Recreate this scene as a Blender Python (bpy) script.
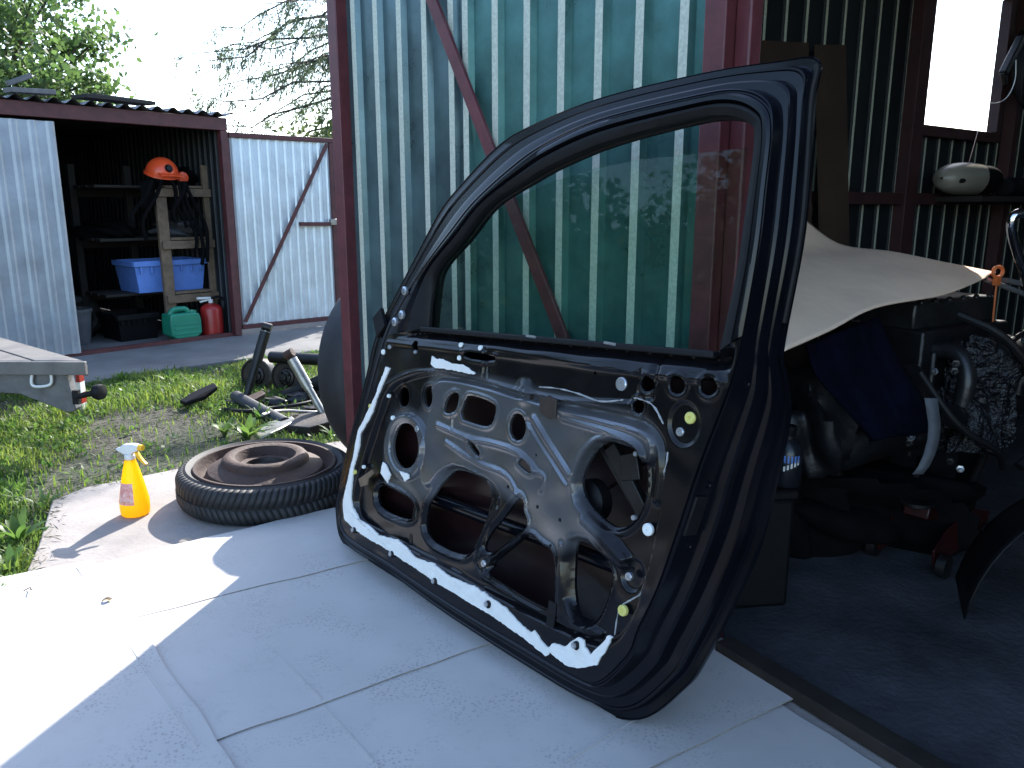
import bpy, bmesh, math, random
import numpy as np
from mathutils import Vector, Matrix
for o in list(bpy.data.objects): bpy.data.objects.remove(o)
SC = bpy.context.scene; COL = SC.collection
R = math.radians
rnd = random.Random(7); nrg = np.random.default_rng(7)

# ------------------------------------------------------------------ camera, sky, sun, exposure
CAM_H = 1.0; FPX = 800.0; PITCH = R(12.6)
cam = bpy.data.cameras.new('camera'); camo = bpy.data.objects.new('camera', cam); COL.objects.link(camo)
camo.location = (0, 0, CAM_H); camo.rotation_euler = (R(90) - PITCH, 0, 0)
cam.sensor_width = 36; cam.lens = 36 * FPX / 1024; cam.clip_start = .02; cam.clip_end = 500
SC.camera = camo
SUN_EL = R(36); SUN_AZ = (0.232, 0.973)          # horizontal direction towards the sun
world = bpy.data.worlds.new('World'); SC.world = world; world.use_nodes = True
nt = world.node_tree; bg = nt.nodes['Background']
sky = nt.nodes.new('ShaderNodeTexSky'); sky.sky_type = 'NISHITA'; sky.sun_disc = False
sky.sun_elevation = SUN_EL; sky.sun_rotation = math.atan2(SUN_AZ[0], SUN_AZ[1])
sky.air_density = 1.0; sky.dust_density = .8; sky.ozone_density = 1.2
nt.links.new(sky.outputs[0], bg.inputs[0]); bg.inputs[1].default_value = 0.15
sun = bpy.data.lights.new('sun', 'SUN'); suno = bpy.data.objects.new('sun', sun); COL.objects.link(suno)
sun.energy = 3.0; sun.angle = R(.5); sun.color = (1, .96, .90)
sd = Vector((SUN_AZ[0] * math.cos(SUN_EL), SUN_AZ[1] * math.cos(SUN_EL), math.sin(SUN_EL)))
suno.rotation_euler = sd.to_track_quat('Z', 'Y').to_euler(); suno.location = (0, 0, 12)
SC.view_settings.view_transform = 'Standard'; SC.view_settings.look = 'None'
SC.view_settings.gamma = 1.0; SC.view_settings.exposure = 2.1

# ------------------------------------------------------------------ measuring helpers: a sight line meets a known plane
_F = np.array([0, math.cos(PITCH), -math.sin(PITCH)]); _U = np.array([0, math.sin(PITCH), math.cos(PITCH)]); _C = np.array([0, 0, CAM_H])
def ray(x, y): return _F + np.array([1., 0, 0]) * (x - 512) / FPX + _U * (384 - y) / FPX
def G(x, y, z=0.0):
    d = ray(x, y); return _C + d * ((z - CAM_H) / d[2])
def AT(x, y, Y):
    d = ray(x, y); return _C + d * (Y / d[1])
def PL(x, y, P0, n):
    d = ray(x, y); return _C + d * (((P0 - _C) @ n) / (d @ n))
def nz(v): v = np.array(v, float); return v / np.linalg.norm(v)

# ------------------------------------------------------------------ materials
MATS = {}
def pm(name, col, rough=.6, metal=0., var=.2, scale=12., bump=0., bscale=60., col2=None, spec=.5, coat=0., detail=6., rv=0., bdist=.01, kind='noise'):
    m = bpy.data.materials.new(name); m.use_nodes = True; t = m.node_tree; b = t.nodes['Principled BSDF']
    tc = t.nodes.new('ShaderNodeTexCoord')
    if kind == 'voronoi':
        n = t.nodes.new('ShaderNodeTexVoronoi'); n.inputs['Scale'].default_value = scale; fo = n.outputs['Color']
    else:
        n = t.nodes.new('ShaderNodeTexNoise'); n.inputs['Scale'].default_value = scale; n.inputs['Detail'].default_value = detail; n.inputs['Roughness'].default_value = .65; fo = n.outputs['Fac']
    t.links.new(tc.outputs['Object'], n.inputs['Vector'])
    r = t.nodes.new('ShaderNodeValToRGB'); t.links.new(fo, r.inputs[0])
    c = np.array(col); c2 = np.array(col2) if col2 is not None else np.clip(c * (1 + var), 0, 1)
    c1 = c * (1 - var) if col2 is None else c
    r.color_ramp.elements[0].position = .32; r.color_ramp.elements[1].position = .68
    r.color_ramp.elements[0].color = (*c1, 1); r.color_ramp.elements[1].color = (*c2, 1)
    t.links.new(r.outputs[0], b.inputs['Base Color'])
    b.inputs['Roughness'].default_value = rough; b.inputs['Metallic'].default_value = metal
    b.inputs['Specular IOR Level'].default_value = spec; b.inputs['Coat Weight'].default_value = coat; b.inputs['Coat Roughness'].default_value = .08
    if rv:
        mr = t.nodes.new('ShaderNodeMapRange'); mr.inputs[3].default_value = max(.02, rough - rv); mr.inputs[4].default_value = min(1, rough + rv)
        t.links.new(n.outputs[0] if kind != 'voronoi' else n.outputs['Distance'], mr.inputs[0]); t.links.new(mr.outputs[0], b.inputs['Roughness'])
    if bump:
        n2 = t.nodes.new('ShaderNodeTexNoise'); n2.inputs['Scale'].default_value = bscale; n2.inputs['Detail'].default_value = 5
        t.links.new(tc.outputs['Object'], n2.inputs['Vector'])
        bp = t.nodes.new('ShaderNodeBump'); bp.inputs['Strength'].default_value = bump; bp.inputs['Distance'].default_value = bdist
        t.links.new(n2.outputs[0], bp.inputs['Height']); t.links.new(bp.outputs[0], b.inputs['Normal'])
    MATS[name] = m; return m
def leafmat(name, c1, c2, trans=.45, rough=.5, scale=2.5):
    m = pm(name, c1, rough, 0, 0, scale, col2=c2, spec=.35); t = m.node_tree
    b = t.nodes['Principled BSDF']; out = t.nodes['Material Output']; ramp = [n for n in t.nodes if n.type == 'VALTORGB'][0]
    tr = t.nodes.new('ShaderNodeBsdfTranslucent'); mx = t.nodes.new('ShaderNodeMixShader'); mx.inputs[0].default_value = trans
    hs = t.nodes.new('ShaderNodeHueSaturation'); hs.inputs['Value'].default_value = 1.7; hs.inputs['Saturation'].default_value = 1.1
    t.links.new(ramp.outputs[0], hs.inputs['Color']); t.links.new(hs.outputs[0], tr.inputs['Color'])
    t.links.new(b.outputs[0], mx.inputs[1]); t.links.new(tr.outputs[0], mx.inputs[2]); t.links.new(mx.outputs[0], out.inputs[0]); return m
pm('zinc', (.50, .53, .56), .36, .85, .12, 25, .12, 8, rv=.1, bdist=.02)
pm('lit_zinc_rib', (.49, .51, .43), .5, .3, .2, 140, 0, rv=.1)  # ribs coloured bright: reflected sky and sunlit yard put into the base colour
pm('lit_zinc_rib_wall', (.46, .48, .38), .6, .1, .25, 140)  # inner wall ribs, same painted-in catch of daylight
pm('zinc_shed_old', (.31, .34, .38), .45, .5, .14, 6, .25, 3, rv=.08, bdist=.03)
pm('zinc_shed', (.54, .60, .65), .42, .55, .12, 6, .25, 3, rv=.08, bdist=.03)
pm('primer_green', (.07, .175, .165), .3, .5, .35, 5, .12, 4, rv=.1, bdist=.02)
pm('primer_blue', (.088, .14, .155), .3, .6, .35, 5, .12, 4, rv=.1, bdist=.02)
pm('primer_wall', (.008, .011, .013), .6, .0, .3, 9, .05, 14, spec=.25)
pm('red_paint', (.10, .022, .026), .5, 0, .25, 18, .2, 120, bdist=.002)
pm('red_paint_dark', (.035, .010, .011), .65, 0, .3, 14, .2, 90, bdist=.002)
pm('red_paint_dull', (.07, .017, .018), .6, 0, .3, 14, .2, 90, bdist=.002)
pm('black_paint', (.0035, .004, .0065), .2, 0, .25, 8, .05, 300, spec=.26, rv=.05, bdist=.0005)
pm('primer_red', (.016, .006, .0065), .35, 0, .5, 3, .1, 20)
pm('black_rubber', (.006, .006, .007), .6, 0, .3, 40, .2, 200, bdist=.001, spec=.25)
pm('black_plastic', (.005, .005, .006), .5, 0, .3, 30, .15, 150, bdist=.001, spec=.2)
pm('tyre_rubber', (.013, .013, .0145), .68, 0, .45, 14, .2, 120, bdist=.001)
pm('rust', (.028, .015, .011), .75, .15, 0, 14, .6, 70, col2=(.055, .027, .018), bdist=.004)
pm('rust_dark', (.010, .009, .009), .5, .2, 0, 9, .5, 60, col2=(.04, .027, .021), bdist=.002)
pm('scrap_black', (.010, .010, .010), .45, .3, .5, 14, .3, 60, bdist=.002)
pm('steel_worn', (.30, .29, .27), .42, .85, .35, 18, .2, 60, bdist=.001)
pm('sealant_grey', (.30, .30, .30), .7, 0, .3, 60)
pm('foam_white', (.70, .69, .66), .85, 0, .06, 30, .6, 90, bdist=.003)
pm('clip_white', (.75, .77, .74), .4, 0, .05)
pm('clip_yellow', (.62, .57, .16), .45, 0, .1)
pm('clip_steel', (.45, .47, .5), .35, .8, .15)
pm('hardboard', (.035, .019, .010), .7, 0, .3, 8)
pm('wood_raw', (.13, .088, .055), .75, 0, .3, 20, .2, 80, bdist=.002)
pm('wood_dark', (.009, .0065, .005), .8, 0, .3, 20)
pm('navy_cloth', (.0012, .0018, .008), .9, 0, .4, 9, .6, 25, bdist=.02, spec=.1)
pm('black_cloth', (.0035, .0035, .004), .9, 0, .4, 14, .4, 40, bdist=.006, spec=.06)
pm('cast_dark', (.006, .0065, .008), .45, .2, .5, 16, .5, 50, bdist=.004)
pm('cast_grey', (.02, .021, .023), .35, .4, .4, 16, .4, 60, bdist=.003)
pm('beige_plastic', (.24, .22, .175), .4, 0, .08)
pm('red_enamel', (.30, .016, .014), .35, 0, .2, 14)
pm('jack_red', (.022, .002, .002), .4, 0, .4, 18)
pm('helmet_orange', (.70, .075, .02), .35, 0, .05)
pm('crate_blue', (.10, .21, .56), .45, 0, .12)
pm('can_green', (.012, .19, .115), .4, 0, .12)
pm('grey_tarp', (.07, .075, .085), .7, 0, .3, 10, .4, 25, bdist=.01)
pm('white_plastic', (.66, .66, .64), .4, 0, .08)
pm('chrome', (.75, .76, .78), .12, 1, .03)
pm('bark', (.06, .045, .033), .9, 0, .4, 14, .6, 40, bdist=.01)
pm('roof_sheet', (.10, .10, .105), .6, .3, .35, 9)
pm('trailer_deck', (.13, .12, .11), .7, 0, .2, 9, .2, 60, bdist=.002)
pm('trailer_steel', (.13, .13, .135), .5, .4, .3, 12)
pm('stone', (.30, .25, .2), .8, 0, .2, 30)
pm('dark_oil_bottle', (.01, .011, .015), .3, 0, .2)
pm('threshold_rust', (.022, .016, .013), .7, .2, .4, 16, .3, 60, bdist=.002)
pm('pipe_grey', (.035, .037, .042), .5, .2, .25, 14)
pm('straw', (.11, .095, .065), .8, 0, .4, 8)
pm('dry_leaf', (.30, .21, .11), .7, 0, .2)
leafmat('leaf_green', (.04, .078, .026), (.095, .14, .05), .5)
leafmat('needle_green', (.05, .075, .04), (.10, .125, .07), .45)
leafmat('bush_green', (.04, .065, .022), (.10, .125, .045), .4)
leafmat('grass_green', (.05, .105, .024), (.18, .225, .055), .48, .5, 3)
leafmat('weed_green', (.042, .10, .028), (.13, .19, .05), .42, .45, 5)

def node(t, typ, **kw):
    n = t.nodes.new(typ)
    for k, v in kw.items(): setattr(n, k, v)
    return n
def cardboard_mat(name, base, dirt):
    m = pm(name, base, .85, 0, .05, 3); t = m.node_tree; b = t.nodes['Principled BSDF']
    ramp = [n for n in t.nodes if n.type == 'VALTORGB'][0]; tc = [n for n in t.nodes if n.type == 'TEX_COORD'][0]
    # scuffs: treads of shoes, broken into patches
    vo = node(t, 'ShaderNodeTexVoronoi'); vo.inputs['Scale'].default_value = 120; t.links.new(tc.outputs['Object'], vo.inputs['Vector'])
    r1 = node(t, 'ShaderNodeValToRGB'); r1.color_ramp.elements[0].position = .15; r1.color_ramp.elements[1].position = .45
    r1.color_ramp.elements[0].color = (1, 1, 1, 1); r1.color_ramp.elements[1].color = (0, 0, 0, 1); t.links.new(vo.outputs['Distance'], r1.inputs[0])
    n1 = node(t, 'ShaderNodeTexNoise'); n1.inputs['Scale'].default_value = 6.5; n1.inputs['Detail'].default_value = 3; t.links.new(tc.outputs['Object'], n1.inputs['Vector'])
    r2 = node(t, 'ShaderNodeValToRGB'); r2.color_ramp.elements[0].position = .48; r2.color_ramp.elements[1].position = .62; t.links.new(n1.outputs['Fac'], r2.inputs[0])
    mu = node(t, 'ShaderNodeMath', operation='MULTIPLY'); t.links.new(r1.outputs[0], mu.inputs[0]); t.links.new(r2.outputs[0], mu.inputs[1])
    n3 = node(t, 'ShaderNodeTexNoise'); n3.inputs['Scale'].default_value = 30; n3.inputs['Detail'].default_value = 8; n3.inputs['Roughness'].default_value = .8; t.links.new(tc.outputs['Object'], n3.inputs['Vector'])
    r3 = node(t, 'ShaderNodeValToRGB'); r3.color_ramp.elements[0].position = .55; r3.color_ramp.elements[1].position = .8; t.links.new(n3.outputs['Fac'], r3.inputs[0])
    m2 = node(t, 'ShaderNodeMath', operation='MULTIPLY'); m2.inputs[1].default_value = .8; t.links.new(r3.outputs[0], m2.inputs[0])
    mxm = node(t, 'ShaderNodeMath', operation='MAXIMUM'); t.links.new(mu.outputs[0], mxm.inputs[0]); t.links.new(m2.outputs[0], mxm.inputs[1])
    m3 = node(t, 'ShaderNodeMath', operation='MULTIPLY'); m3.inputs[1].default_value = .46; t.links.new(mxm.outputs[0], m3.inputs[0])
    mx = node(t, 'ShaderNodeMix', data_type='RGBA'); t.links.new(m3.outputs[0], mx.inputs[0]); t.links.new(ramp.outputs[0], mx.inputs[6]); mx.inputs[7].default_value = (*dirt, 1)
    t.links.new(mx.outputs[2], b.inputs['Base Color'])
    w = node(t, 'ShaderNodeTexNoise'); w.inputs['Scale'].default_value = 5; t.links.new(tc.outputs['Object'], w.inputs['Vector'])
    bp = node(t, 'ShaderNodeBump'); bp.inputs['Strength'].default_value = .35; bp.inputs['Distance'].default_value = .02
    t.links.new(w.outputs['Fac'], bp.inputs['Height']); t.links.new(bp.outputs[0], b.inputs['Normal']); return m
cardboard_mat('cardboard', (.43, .405, .385), (.14, .135, .135))
pm('cardboard_tan', (.80, .58, .42), .8, 0, .10, 4, .35, 7, bdist=.012)
pm('cardboard_edge', (.22, .20, .18), .9, 0, .3, 200)

def concrete(name, a, b_, sc=5, bump=.35):
    return pm(name, a, .85, 0, 0, sc, bump, 70, col2=b_, detail=10, bdist=.006)
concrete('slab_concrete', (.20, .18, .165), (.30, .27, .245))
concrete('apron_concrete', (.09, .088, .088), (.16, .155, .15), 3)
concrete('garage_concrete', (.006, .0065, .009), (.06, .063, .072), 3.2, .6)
# bare soil with dry grass litter, greener where grass grows thick
m = pm('soil', (.045, .038, .03), .95, 0, 0, 2.2, .7, 40, col2=(.10, .085, .068), bdist=.02, detail=12)
t = m.node_tree; ramp = [n for n in t.nodes if n.type == 'VALTORGB'][0]; tc = [n for n in t.nodes if n.type == 'TEX_COORD'][0]
nn = node(t, 'ShaderNodeTexNoise'); nn.inputs['Scale'].default_value = 1.1; nn.inputs['Detail'].default_value = 6; t.links.new(tc.outputs['Object'], nn.inputs['Vector'])
rr = node(t, 'ShaderNodeValToRGB'); rr.color_ramp.elements[0].position = .42; rr.color_ramp.elements[1].position = .62; t.links.new(nn.outputs['Fac'], rr.inputs[0])
mx = node(t, 'ShaderNodeMix', data_type='RGBA'); t.links.new(rr.outputs[0], mx.inputs[0]); t.links.new(ramp.outputs[0], mx.inputs[6]); mx.inputs[7].default_value = (.03, .038, .018, 1)
t.links.new(mx.outputs[2], t.nodes['Principled BSDF'].inputs['Base Color'])
# pressed inner panel of the car door: glossy black, with a thin grey coat where attribute 'bare' is high
m = pm('panel_paint', (.005, .005, .0065), .2, 0, .3, 9, .06, 200, bdist=.0008, spec=.3); t = m.node_tree; b = t.nodes['Principled BSDF']
at_ = node(t, 'ShaderNodeAttribute', attribute_name='bare'); ramp = [n for n in t.nodes if n.type == 'VALTORGB'][0]
mx = node(t, 'ShaderNodeMix', data_type='RGBA'); t.links.new(at_.outputs['Fac'], mx.inputs[0]); t.links.new(ramp.outputs[0], mx.inputs[6]); mx.inputs[7].default_value = (.19, .195, .21, 1)
t.links.new(mx.outputs[2], b.inputs['Base Color'])
me_ = node(t, 'ShaderNodeMath', operation='MULTIPLY'); me_.inputs[1].default_value = .85; t.links.new(at_.outputs['Fac'], me_.inputs[0]); t.links.new(me_.outputs[0], b.inputs['Metallic'])
ro = node(t, 'ShaderNodeMapRange'); ro.inputs[3].default_value = .18; ro.inputs[4].default_value = .27; t.links.new(at_.outputs['Fac'], ro.inputs[0]); t.links.new(ro.outputs[0], b.inputs['Roughness'])
def glassmat(name, tint, ior=1.5):
    m = bpy.data.materials.new(name); m.use_nodes = True; t = m.node_tree; t.nodes.remove(t.nodes['Principled BSDF'])
    lw = node(t, 'ShaderNodeLayerWeight'); lw.inputs['Blend'].default_value = .5
    pw = node(t, 'ShaderNodeMath', operation='POWER'); pw.inputs[1].default_value = 5.0; t.links.new(lw.outputs['Facing'], pw.inputs[0])
    fr = node(t, 'ShaderNodeMath', operation='MULTIPLY_ADD'); fr.inputs[1].default_value = .5; fr.inputs[2].default_value = .013; t.links.new(pw.outputs[0], fr.inputs[0])
    nz_ = node(t, 'ShaderNodeTexNoise'); nz_.inputs['Scale'].default_value = 9
    mr = node(t, 'ShaderNodeMapRange'); mr.inputs[3].default_value = .012; mr.inputs[4].default_value = .03; t.links.new(nz_.outputs['Fac'], mr.inputs[0])
    tr = node(t, 'ShaderNodeBsdfTransparent'); tr.inputs[0].default_value = (*tint, 1)
    gl = node(t, 'ShaderNodeBsdfGlossy'); gl.inputs['Roughness'].default_value = .02; t.links.new(mr.outputs[0], gl.inputs['Roughness'])
    mx = node(t, 'ShaderNodeMixShader'); t.links.new(fr.outputs[0], mx.inputs[0]); t.links.new(tr.outputs[0], mx.inputs[1]); t.links.new(gl.outputs[0], mx.inputs[2])
    t.links.new(mx.outputs[0], t.nodes['Material Output'].inputs[0]); MATS[name] = m; return m
glassmat('car_glass', (.84, .93, .89));  glassmat('clear_glass', (.97, .975, .97))
leafmat('bottle_orange', (.90, .56, .014), (.92, .62, .03), .65, .3); [n for n in MATS['bottle_orange'].node_tree.nodes if n.type == 'HUE_SAT'][0].inputs['Value'].default_value = 1.15
m = pm('clear_film', (.012, .013, .016), .16, .0, .5, 8, 1.0, 30, bdist=.05)

# ------------------------------------------------------------------ mesh helpers
class MB:
    def __init__(s): s.v = []; s.f = []; s.mi = []; s.cm = 0
    def add(s, vs, fs):
        b = len(s.v); s.v += [tuple(map(float, p)) for p in vs]; s.f += [tuple(i + b for i in f) for f in fs]; s.mi += [s.cm] * len(fs); return s
    def frame(s, c, ax, ay, az, sx, sy, sz):
        c = np.array(c, float); ax, ay, az = nz(ax) * sx / 2, nz(ay) * sy / 2, nz(az) * sz / 2
        vs = [c + i * ax + j * ay + k * az for k in (-1, 1) for j in (-1, 1) for i in (-1, 1)]
        return s.add(vs, [(0, 2, 3, 1), (4, 5, 7, 6), (0, 1, 5, 4), (2, 6, 7, 3), (0, 4, 6, 2), (1, 3, 7, 5)])
    def box(s, c, size, rz=0):
        a = R(rz); return s.frame(c, (math.cos(a), math.sin(a), 0), (-math.sin(a), math.cos(a), 0), (0, 0, 1), *size)
    def bar(s, p0, p1, w, h, up=(0, 0, 1)):
        p0, p1 = np.array(p0, float), np.array(p1, float); d = p1 - p0; x = nz(d); up = np.array(up, float)
        if abs(x @ nz(up)) > .97: up = np.array([1., 0, 0])
        y = nz(np.cross(up, x)); z = np.cross(x, y)
        return s.frame((p0 + p1) / 2, x, y, z, np.linalg.norm(d), w, h)
    def tube(s, path, r, n=10, cap=True, closed=False):
        P = [np.array(p, float) for p in path]; m = len(P); rs = r if hasattr(r, '__len__') else [r] * m
        up = np.array([0, 0, 1.]); vs = []; prev = None
        for i, p in enumerate(P):
            if closed: d = P[(i + 1) % m] - P[i - 1]
            else: d = P[min(i + 1, m - 1)] - P[max(i - 1, 0)]
            d = nz(d)
            if prev is None:
                a = up if abs(d @ up) < .9 else np.array([1., 0, 0]); x = nz(np.cross(a, d))
            else: x = nz(prev - d * (prev @ d))
            prev = x; y = np.cross(d, x)
            for k in range(n):
                a = 2 * math.pi * k / n; vs.append(p + (x * math.cos(a) + y * math.sin(a)) * rs[i])
        fs = [(i * n + k, i * n + (k + 1) % n, (i + 1) % m * n + (k + 1) % n, (i + 1) % m * n + k) for i in range(m if closed else m - 1) for k in range(n)]
        if cap and not closed: fs += [tuple(range(n - 1, -1, -1)), tuple((m - 1) * n + k for k in range(n))]
        return s.add(vs, fs)
    def cyl(s, p0, p1, r0, r1=None, n=16): return s.tube([p0, p1], [r0, r0 if r1 is None else r1], n)
    def lathe(s, prof, c, axis=(0, 0, 1), n=32, cap=True, a0=0):
        c = np.array(c, float); z = nz(axis); a = np.array([0, 0, 1.]) if abs(z[2]) < .9 else np.array([1., 0, 0]); x = nz(np.cross(a, z)); y = np.cross(z, x)
        vs = [c + z * h + (x * math.cos(2 * math.pi * k / n + a0) + y * math.sin(2 * math.pi * k / n + a0)) * r for r, h in prof for k in range(n)]
        m = len(prof); fs = [(i * n + k, i * n + (k + 1) % n, (i + 1) * n + (k + 1) % n, (i + 1) * n + k) for i in range(m - 1) for k in range(n)]
        if cap: fs += [tuple(range(n - 1, -1, -1)), tuple((m - 1) * n + k for k in range(n))]
        return s.add(vs, fs)
    def prism(s, pts, off):
        n = len(pts); off = np.array(off, float); vs = [np.array(p, float) for p in pts]; vs += [p + off for p in vs]
        return s.add(vs, [tuple(range(n - 1, -1, -1)), tuple(range(n, 2 * n))] + [(i, (i + 1) % n, (i + 1) % n + n, i + n) for i in range(n)])
    def grid(s, P):      # P[i][j] points
        a, b = len(P), len(P[0]); return s.add([p for r_ in P for p in r_], [(i * b + j, i * b + j + 1, (i + 1) * b + j + 1, (i + 1) * b + j) for i in range(a - 1) for j in range(b - 1)])
    def build(s, name, mats, parent=None, smooth=35, bevel=0, recalc=True):
        me = bpy.data.meshes.new(name); me.from_pydata(s.v, [], s.f)
        for m in (mats if isinstance(mats, (list, tuple)) else [mats]): me.materials.append(MATS[m])
        if any(s.mi): me.polygons.foreach_set('material_index', s.mi)
        if recalc:
            bm = bmesh.new(); bm.from_mesh(me); bmesh.ops.recalc_face_normals(bm, faces=bm.faces); bm.to_mesh(me); bm.free()
        if smooth: me.shade_smooth(); me.set_sharp_from_angle(angle=R(smooth))
        o = bpy.data.objects.new(name, me); COL.objects.link(o)
        if bevel:
            b = o.modifiers.new('bevel', 'BEVEL'); b.width = bevel; b.segments = 2; b.limit_method = 'ANGLE'; b.angle_limit = R(40)
        if parent is not None: put(o, parent)
        return o
def put(o, parent):
    o.parent = parent
    m = Matrix.Identity(4); p = parent
    while p is not None: m = Matrix.Translation(p.location) @ m; p = p.parent
    o.matrix_parent_inverse = m.inverted()
def tag(o, label, cat, group=None, kind=None):
    o['label'] = label; o['category'] = cat
    if group: o['group'] = group
    if kind: o['kind'] = kind
    return o
def struct(o): o['kind'] = 'structure'; return o
def thing(name, loc, label, cat, group=None):
    o = bpy.data.objects.new(name, None); COL.objects.link(o); o.location = tuple(map(float, loc)); o.empty_display_size = .1
    return tag(o, label, cat, group)
def chaikin(P, it=2, closed=True):
    P = np.array(P, float)
    for _ in range(it):
        Q = np.roll(P, -1, 0) if closed else P[1:]
        A = P if closed else P[:-1]
        N = np.empty((2 * len(A), P.shape[1])); N[0::2] = A * .75 + Q * .25; N[1::2] = A * .25 + Q * .75
        P = N if closed else np.vstack([P[:1], N, P[-1:]])
    return P
def corr(p0, p1, z0, z1, pitch, rib, flank, depth, nrm, split=1):
    """trapezoid sheet from p0 to p1 (xy); ribs stand proud towards nrm. returns MB with materials 0 pan / 1 rib"""
    mb = MB(); p0, p1 = np.array(p0[:2], float), np.array(p1[:2], float); L = np.linalg.norm(p1 - p0); d = (p1 - p0) / L; n = np.array(nrm[:2]) / np.linalg.norm(nrm[:2])
    pan = pitch - rib - 2 * flank; xs = []; x = 0; k = 0
    while x < L:
        for (w, h, mi) in ((pan * .5, 0, 0), (flank, 1, 0), (rib, 1, 1), (flank, 0, 0), (pan * .5, 0, 0)):
            xs.append((x, w, h, mi)); x += w
        k += 1
    pts = [(0., 0.)]; mats = []; h = 0; x = 0
    for (x0, w, h2, mi) in xs:
        x = min(x0 + w, L); pts.append((x, h2 * depth)); mats.append(mi)
        if x >= L: break
    th = .0016
    for back in (0, 1):
        b = len(mb.v); q = []
        for (x, h) in pts:
            c = p0 + d * x + n * (h - back * th)
            q += [(c[0], c[1], z0), (c[0], c[1], z1)]
        mb.v += q
        for i, mi in enumerate(mats): mb.f.append((b + 2 * i, b + 2 * i + 2, b + 2 * i + 3, b + 2 * i + 1)); mb.mi.append(mi)
    return mb

# ------------------------------------------------------------------ ground
mb = MB(); zs = -.035
mb.add([(-90, -60, zs), (90, -60, zs), (90, 120, zs), (-90, 120, zs)], [(0, 1, 2, 3)])
struct(mb.build('ground', 'soil'))
SLAB = [G(-330, 800), G(-60, 640), G(20, 585), G(38, 545), G(52, 500), G(85, 487), G(180, 468), G(300, 447), G(420, 428), (0.2, 2.9, 0), (1.6, .2, 0), (1.8, -1.5, 0), (-1.8, -1.5, 0)]
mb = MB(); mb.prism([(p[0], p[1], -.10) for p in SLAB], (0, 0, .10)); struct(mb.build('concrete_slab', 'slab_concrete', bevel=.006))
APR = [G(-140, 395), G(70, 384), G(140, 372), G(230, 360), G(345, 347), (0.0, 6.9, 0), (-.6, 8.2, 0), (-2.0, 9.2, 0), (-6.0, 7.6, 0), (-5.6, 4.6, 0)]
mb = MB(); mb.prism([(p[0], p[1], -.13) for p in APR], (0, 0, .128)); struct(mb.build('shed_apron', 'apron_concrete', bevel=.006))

# ------------------------------------------------------------------ garage on the right: threshold, side wall, gate leaf
HP = np.array([.455, 1.70]); TD = nz((.533, -.846)); TI = np.array([.846, .533]); WD = nz((.80, .60))
W0 = HP - TD * .62
PLn = np.array([-.545, 2.70])                                  # free end of the open leaf
gar = thing('metal_garage', (HP[0], HP[1], 0), 'dark corrugated metal garage with its red framed gate leaf swung open', 'garage')
fl = [HP + TI * .02, HP + TD * 2.9 + TI * .02, HP + TD * 2.9 + TI * 5.4, W0 + WD * 5.2, W0]
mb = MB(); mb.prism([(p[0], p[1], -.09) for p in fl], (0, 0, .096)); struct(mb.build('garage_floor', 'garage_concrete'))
# side wall with window opening s 1.95..2.70, z 1.16..1.75
P3 = lambda p, z: np.array([p[0], p[1], z])
WN = np.array([WD[1], -WD[0]])                                    # into the garage, towards the camera
if WN[1] > 0: WN = -WN
s0, s1, zb, zt = 1.83, 2.48, 1.31, 1.86
def wp(s, off=0): return W0 + WD * s + WN * off
for a, b_, z0, z1 in ((0, s0 - .06, 0, 2.15), (s0 - .06, s1 + .05, 0, zb - .03), (s0 - .06, s1 + .05, zt + .03, 2.15), (s1 + .05, 5.2, 0, 2.15)):
    corr(wp(a), wp(b_), z0, z1, .112, .013, .006, .007, WN).build('corrugated_sheet', ['primer_wall', 'lit_zinc_rib_wall'], gar, smooth=0)
corr(W0, HP - TD * .05, 0, 2.15, .112, .020, .012, .018, TI).build('corrugated_sheet', ['primer_wall', 'lit_zinc_rib_wall'], gar, smooth=0)
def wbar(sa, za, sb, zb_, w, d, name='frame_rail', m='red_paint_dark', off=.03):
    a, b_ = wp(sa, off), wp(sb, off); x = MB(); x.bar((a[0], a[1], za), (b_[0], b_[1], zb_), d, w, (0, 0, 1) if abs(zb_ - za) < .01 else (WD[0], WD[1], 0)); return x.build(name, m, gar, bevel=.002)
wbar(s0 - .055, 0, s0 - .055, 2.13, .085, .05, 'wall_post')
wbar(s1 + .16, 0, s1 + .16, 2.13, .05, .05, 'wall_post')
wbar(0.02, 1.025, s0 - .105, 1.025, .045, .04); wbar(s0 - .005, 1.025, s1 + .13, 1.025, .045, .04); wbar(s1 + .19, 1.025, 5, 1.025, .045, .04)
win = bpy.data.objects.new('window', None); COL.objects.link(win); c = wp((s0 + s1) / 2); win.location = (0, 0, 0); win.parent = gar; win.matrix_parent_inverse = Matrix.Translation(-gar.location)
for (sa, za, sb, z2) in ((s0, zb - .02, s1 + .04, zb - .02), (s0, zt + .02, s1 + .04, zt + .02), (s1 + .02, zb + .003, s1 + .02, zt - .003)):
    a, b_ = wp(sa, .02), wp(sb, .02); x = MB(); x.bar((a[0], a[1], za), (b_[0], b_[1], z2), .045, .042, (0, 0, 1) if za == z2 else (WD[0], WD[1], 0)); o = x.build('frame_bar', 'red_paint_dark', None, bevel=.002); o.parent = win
a, b_ = wp(s0, .004), wp(s1, .004); x = MB(); x.grid([[P3(a, zb), P3(a, zt)], [P3(b_, zb), P3(b_, zt)]]); o = x.build('pane', 'clear_glass', None, smooth=0); o.parent = win
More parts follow.
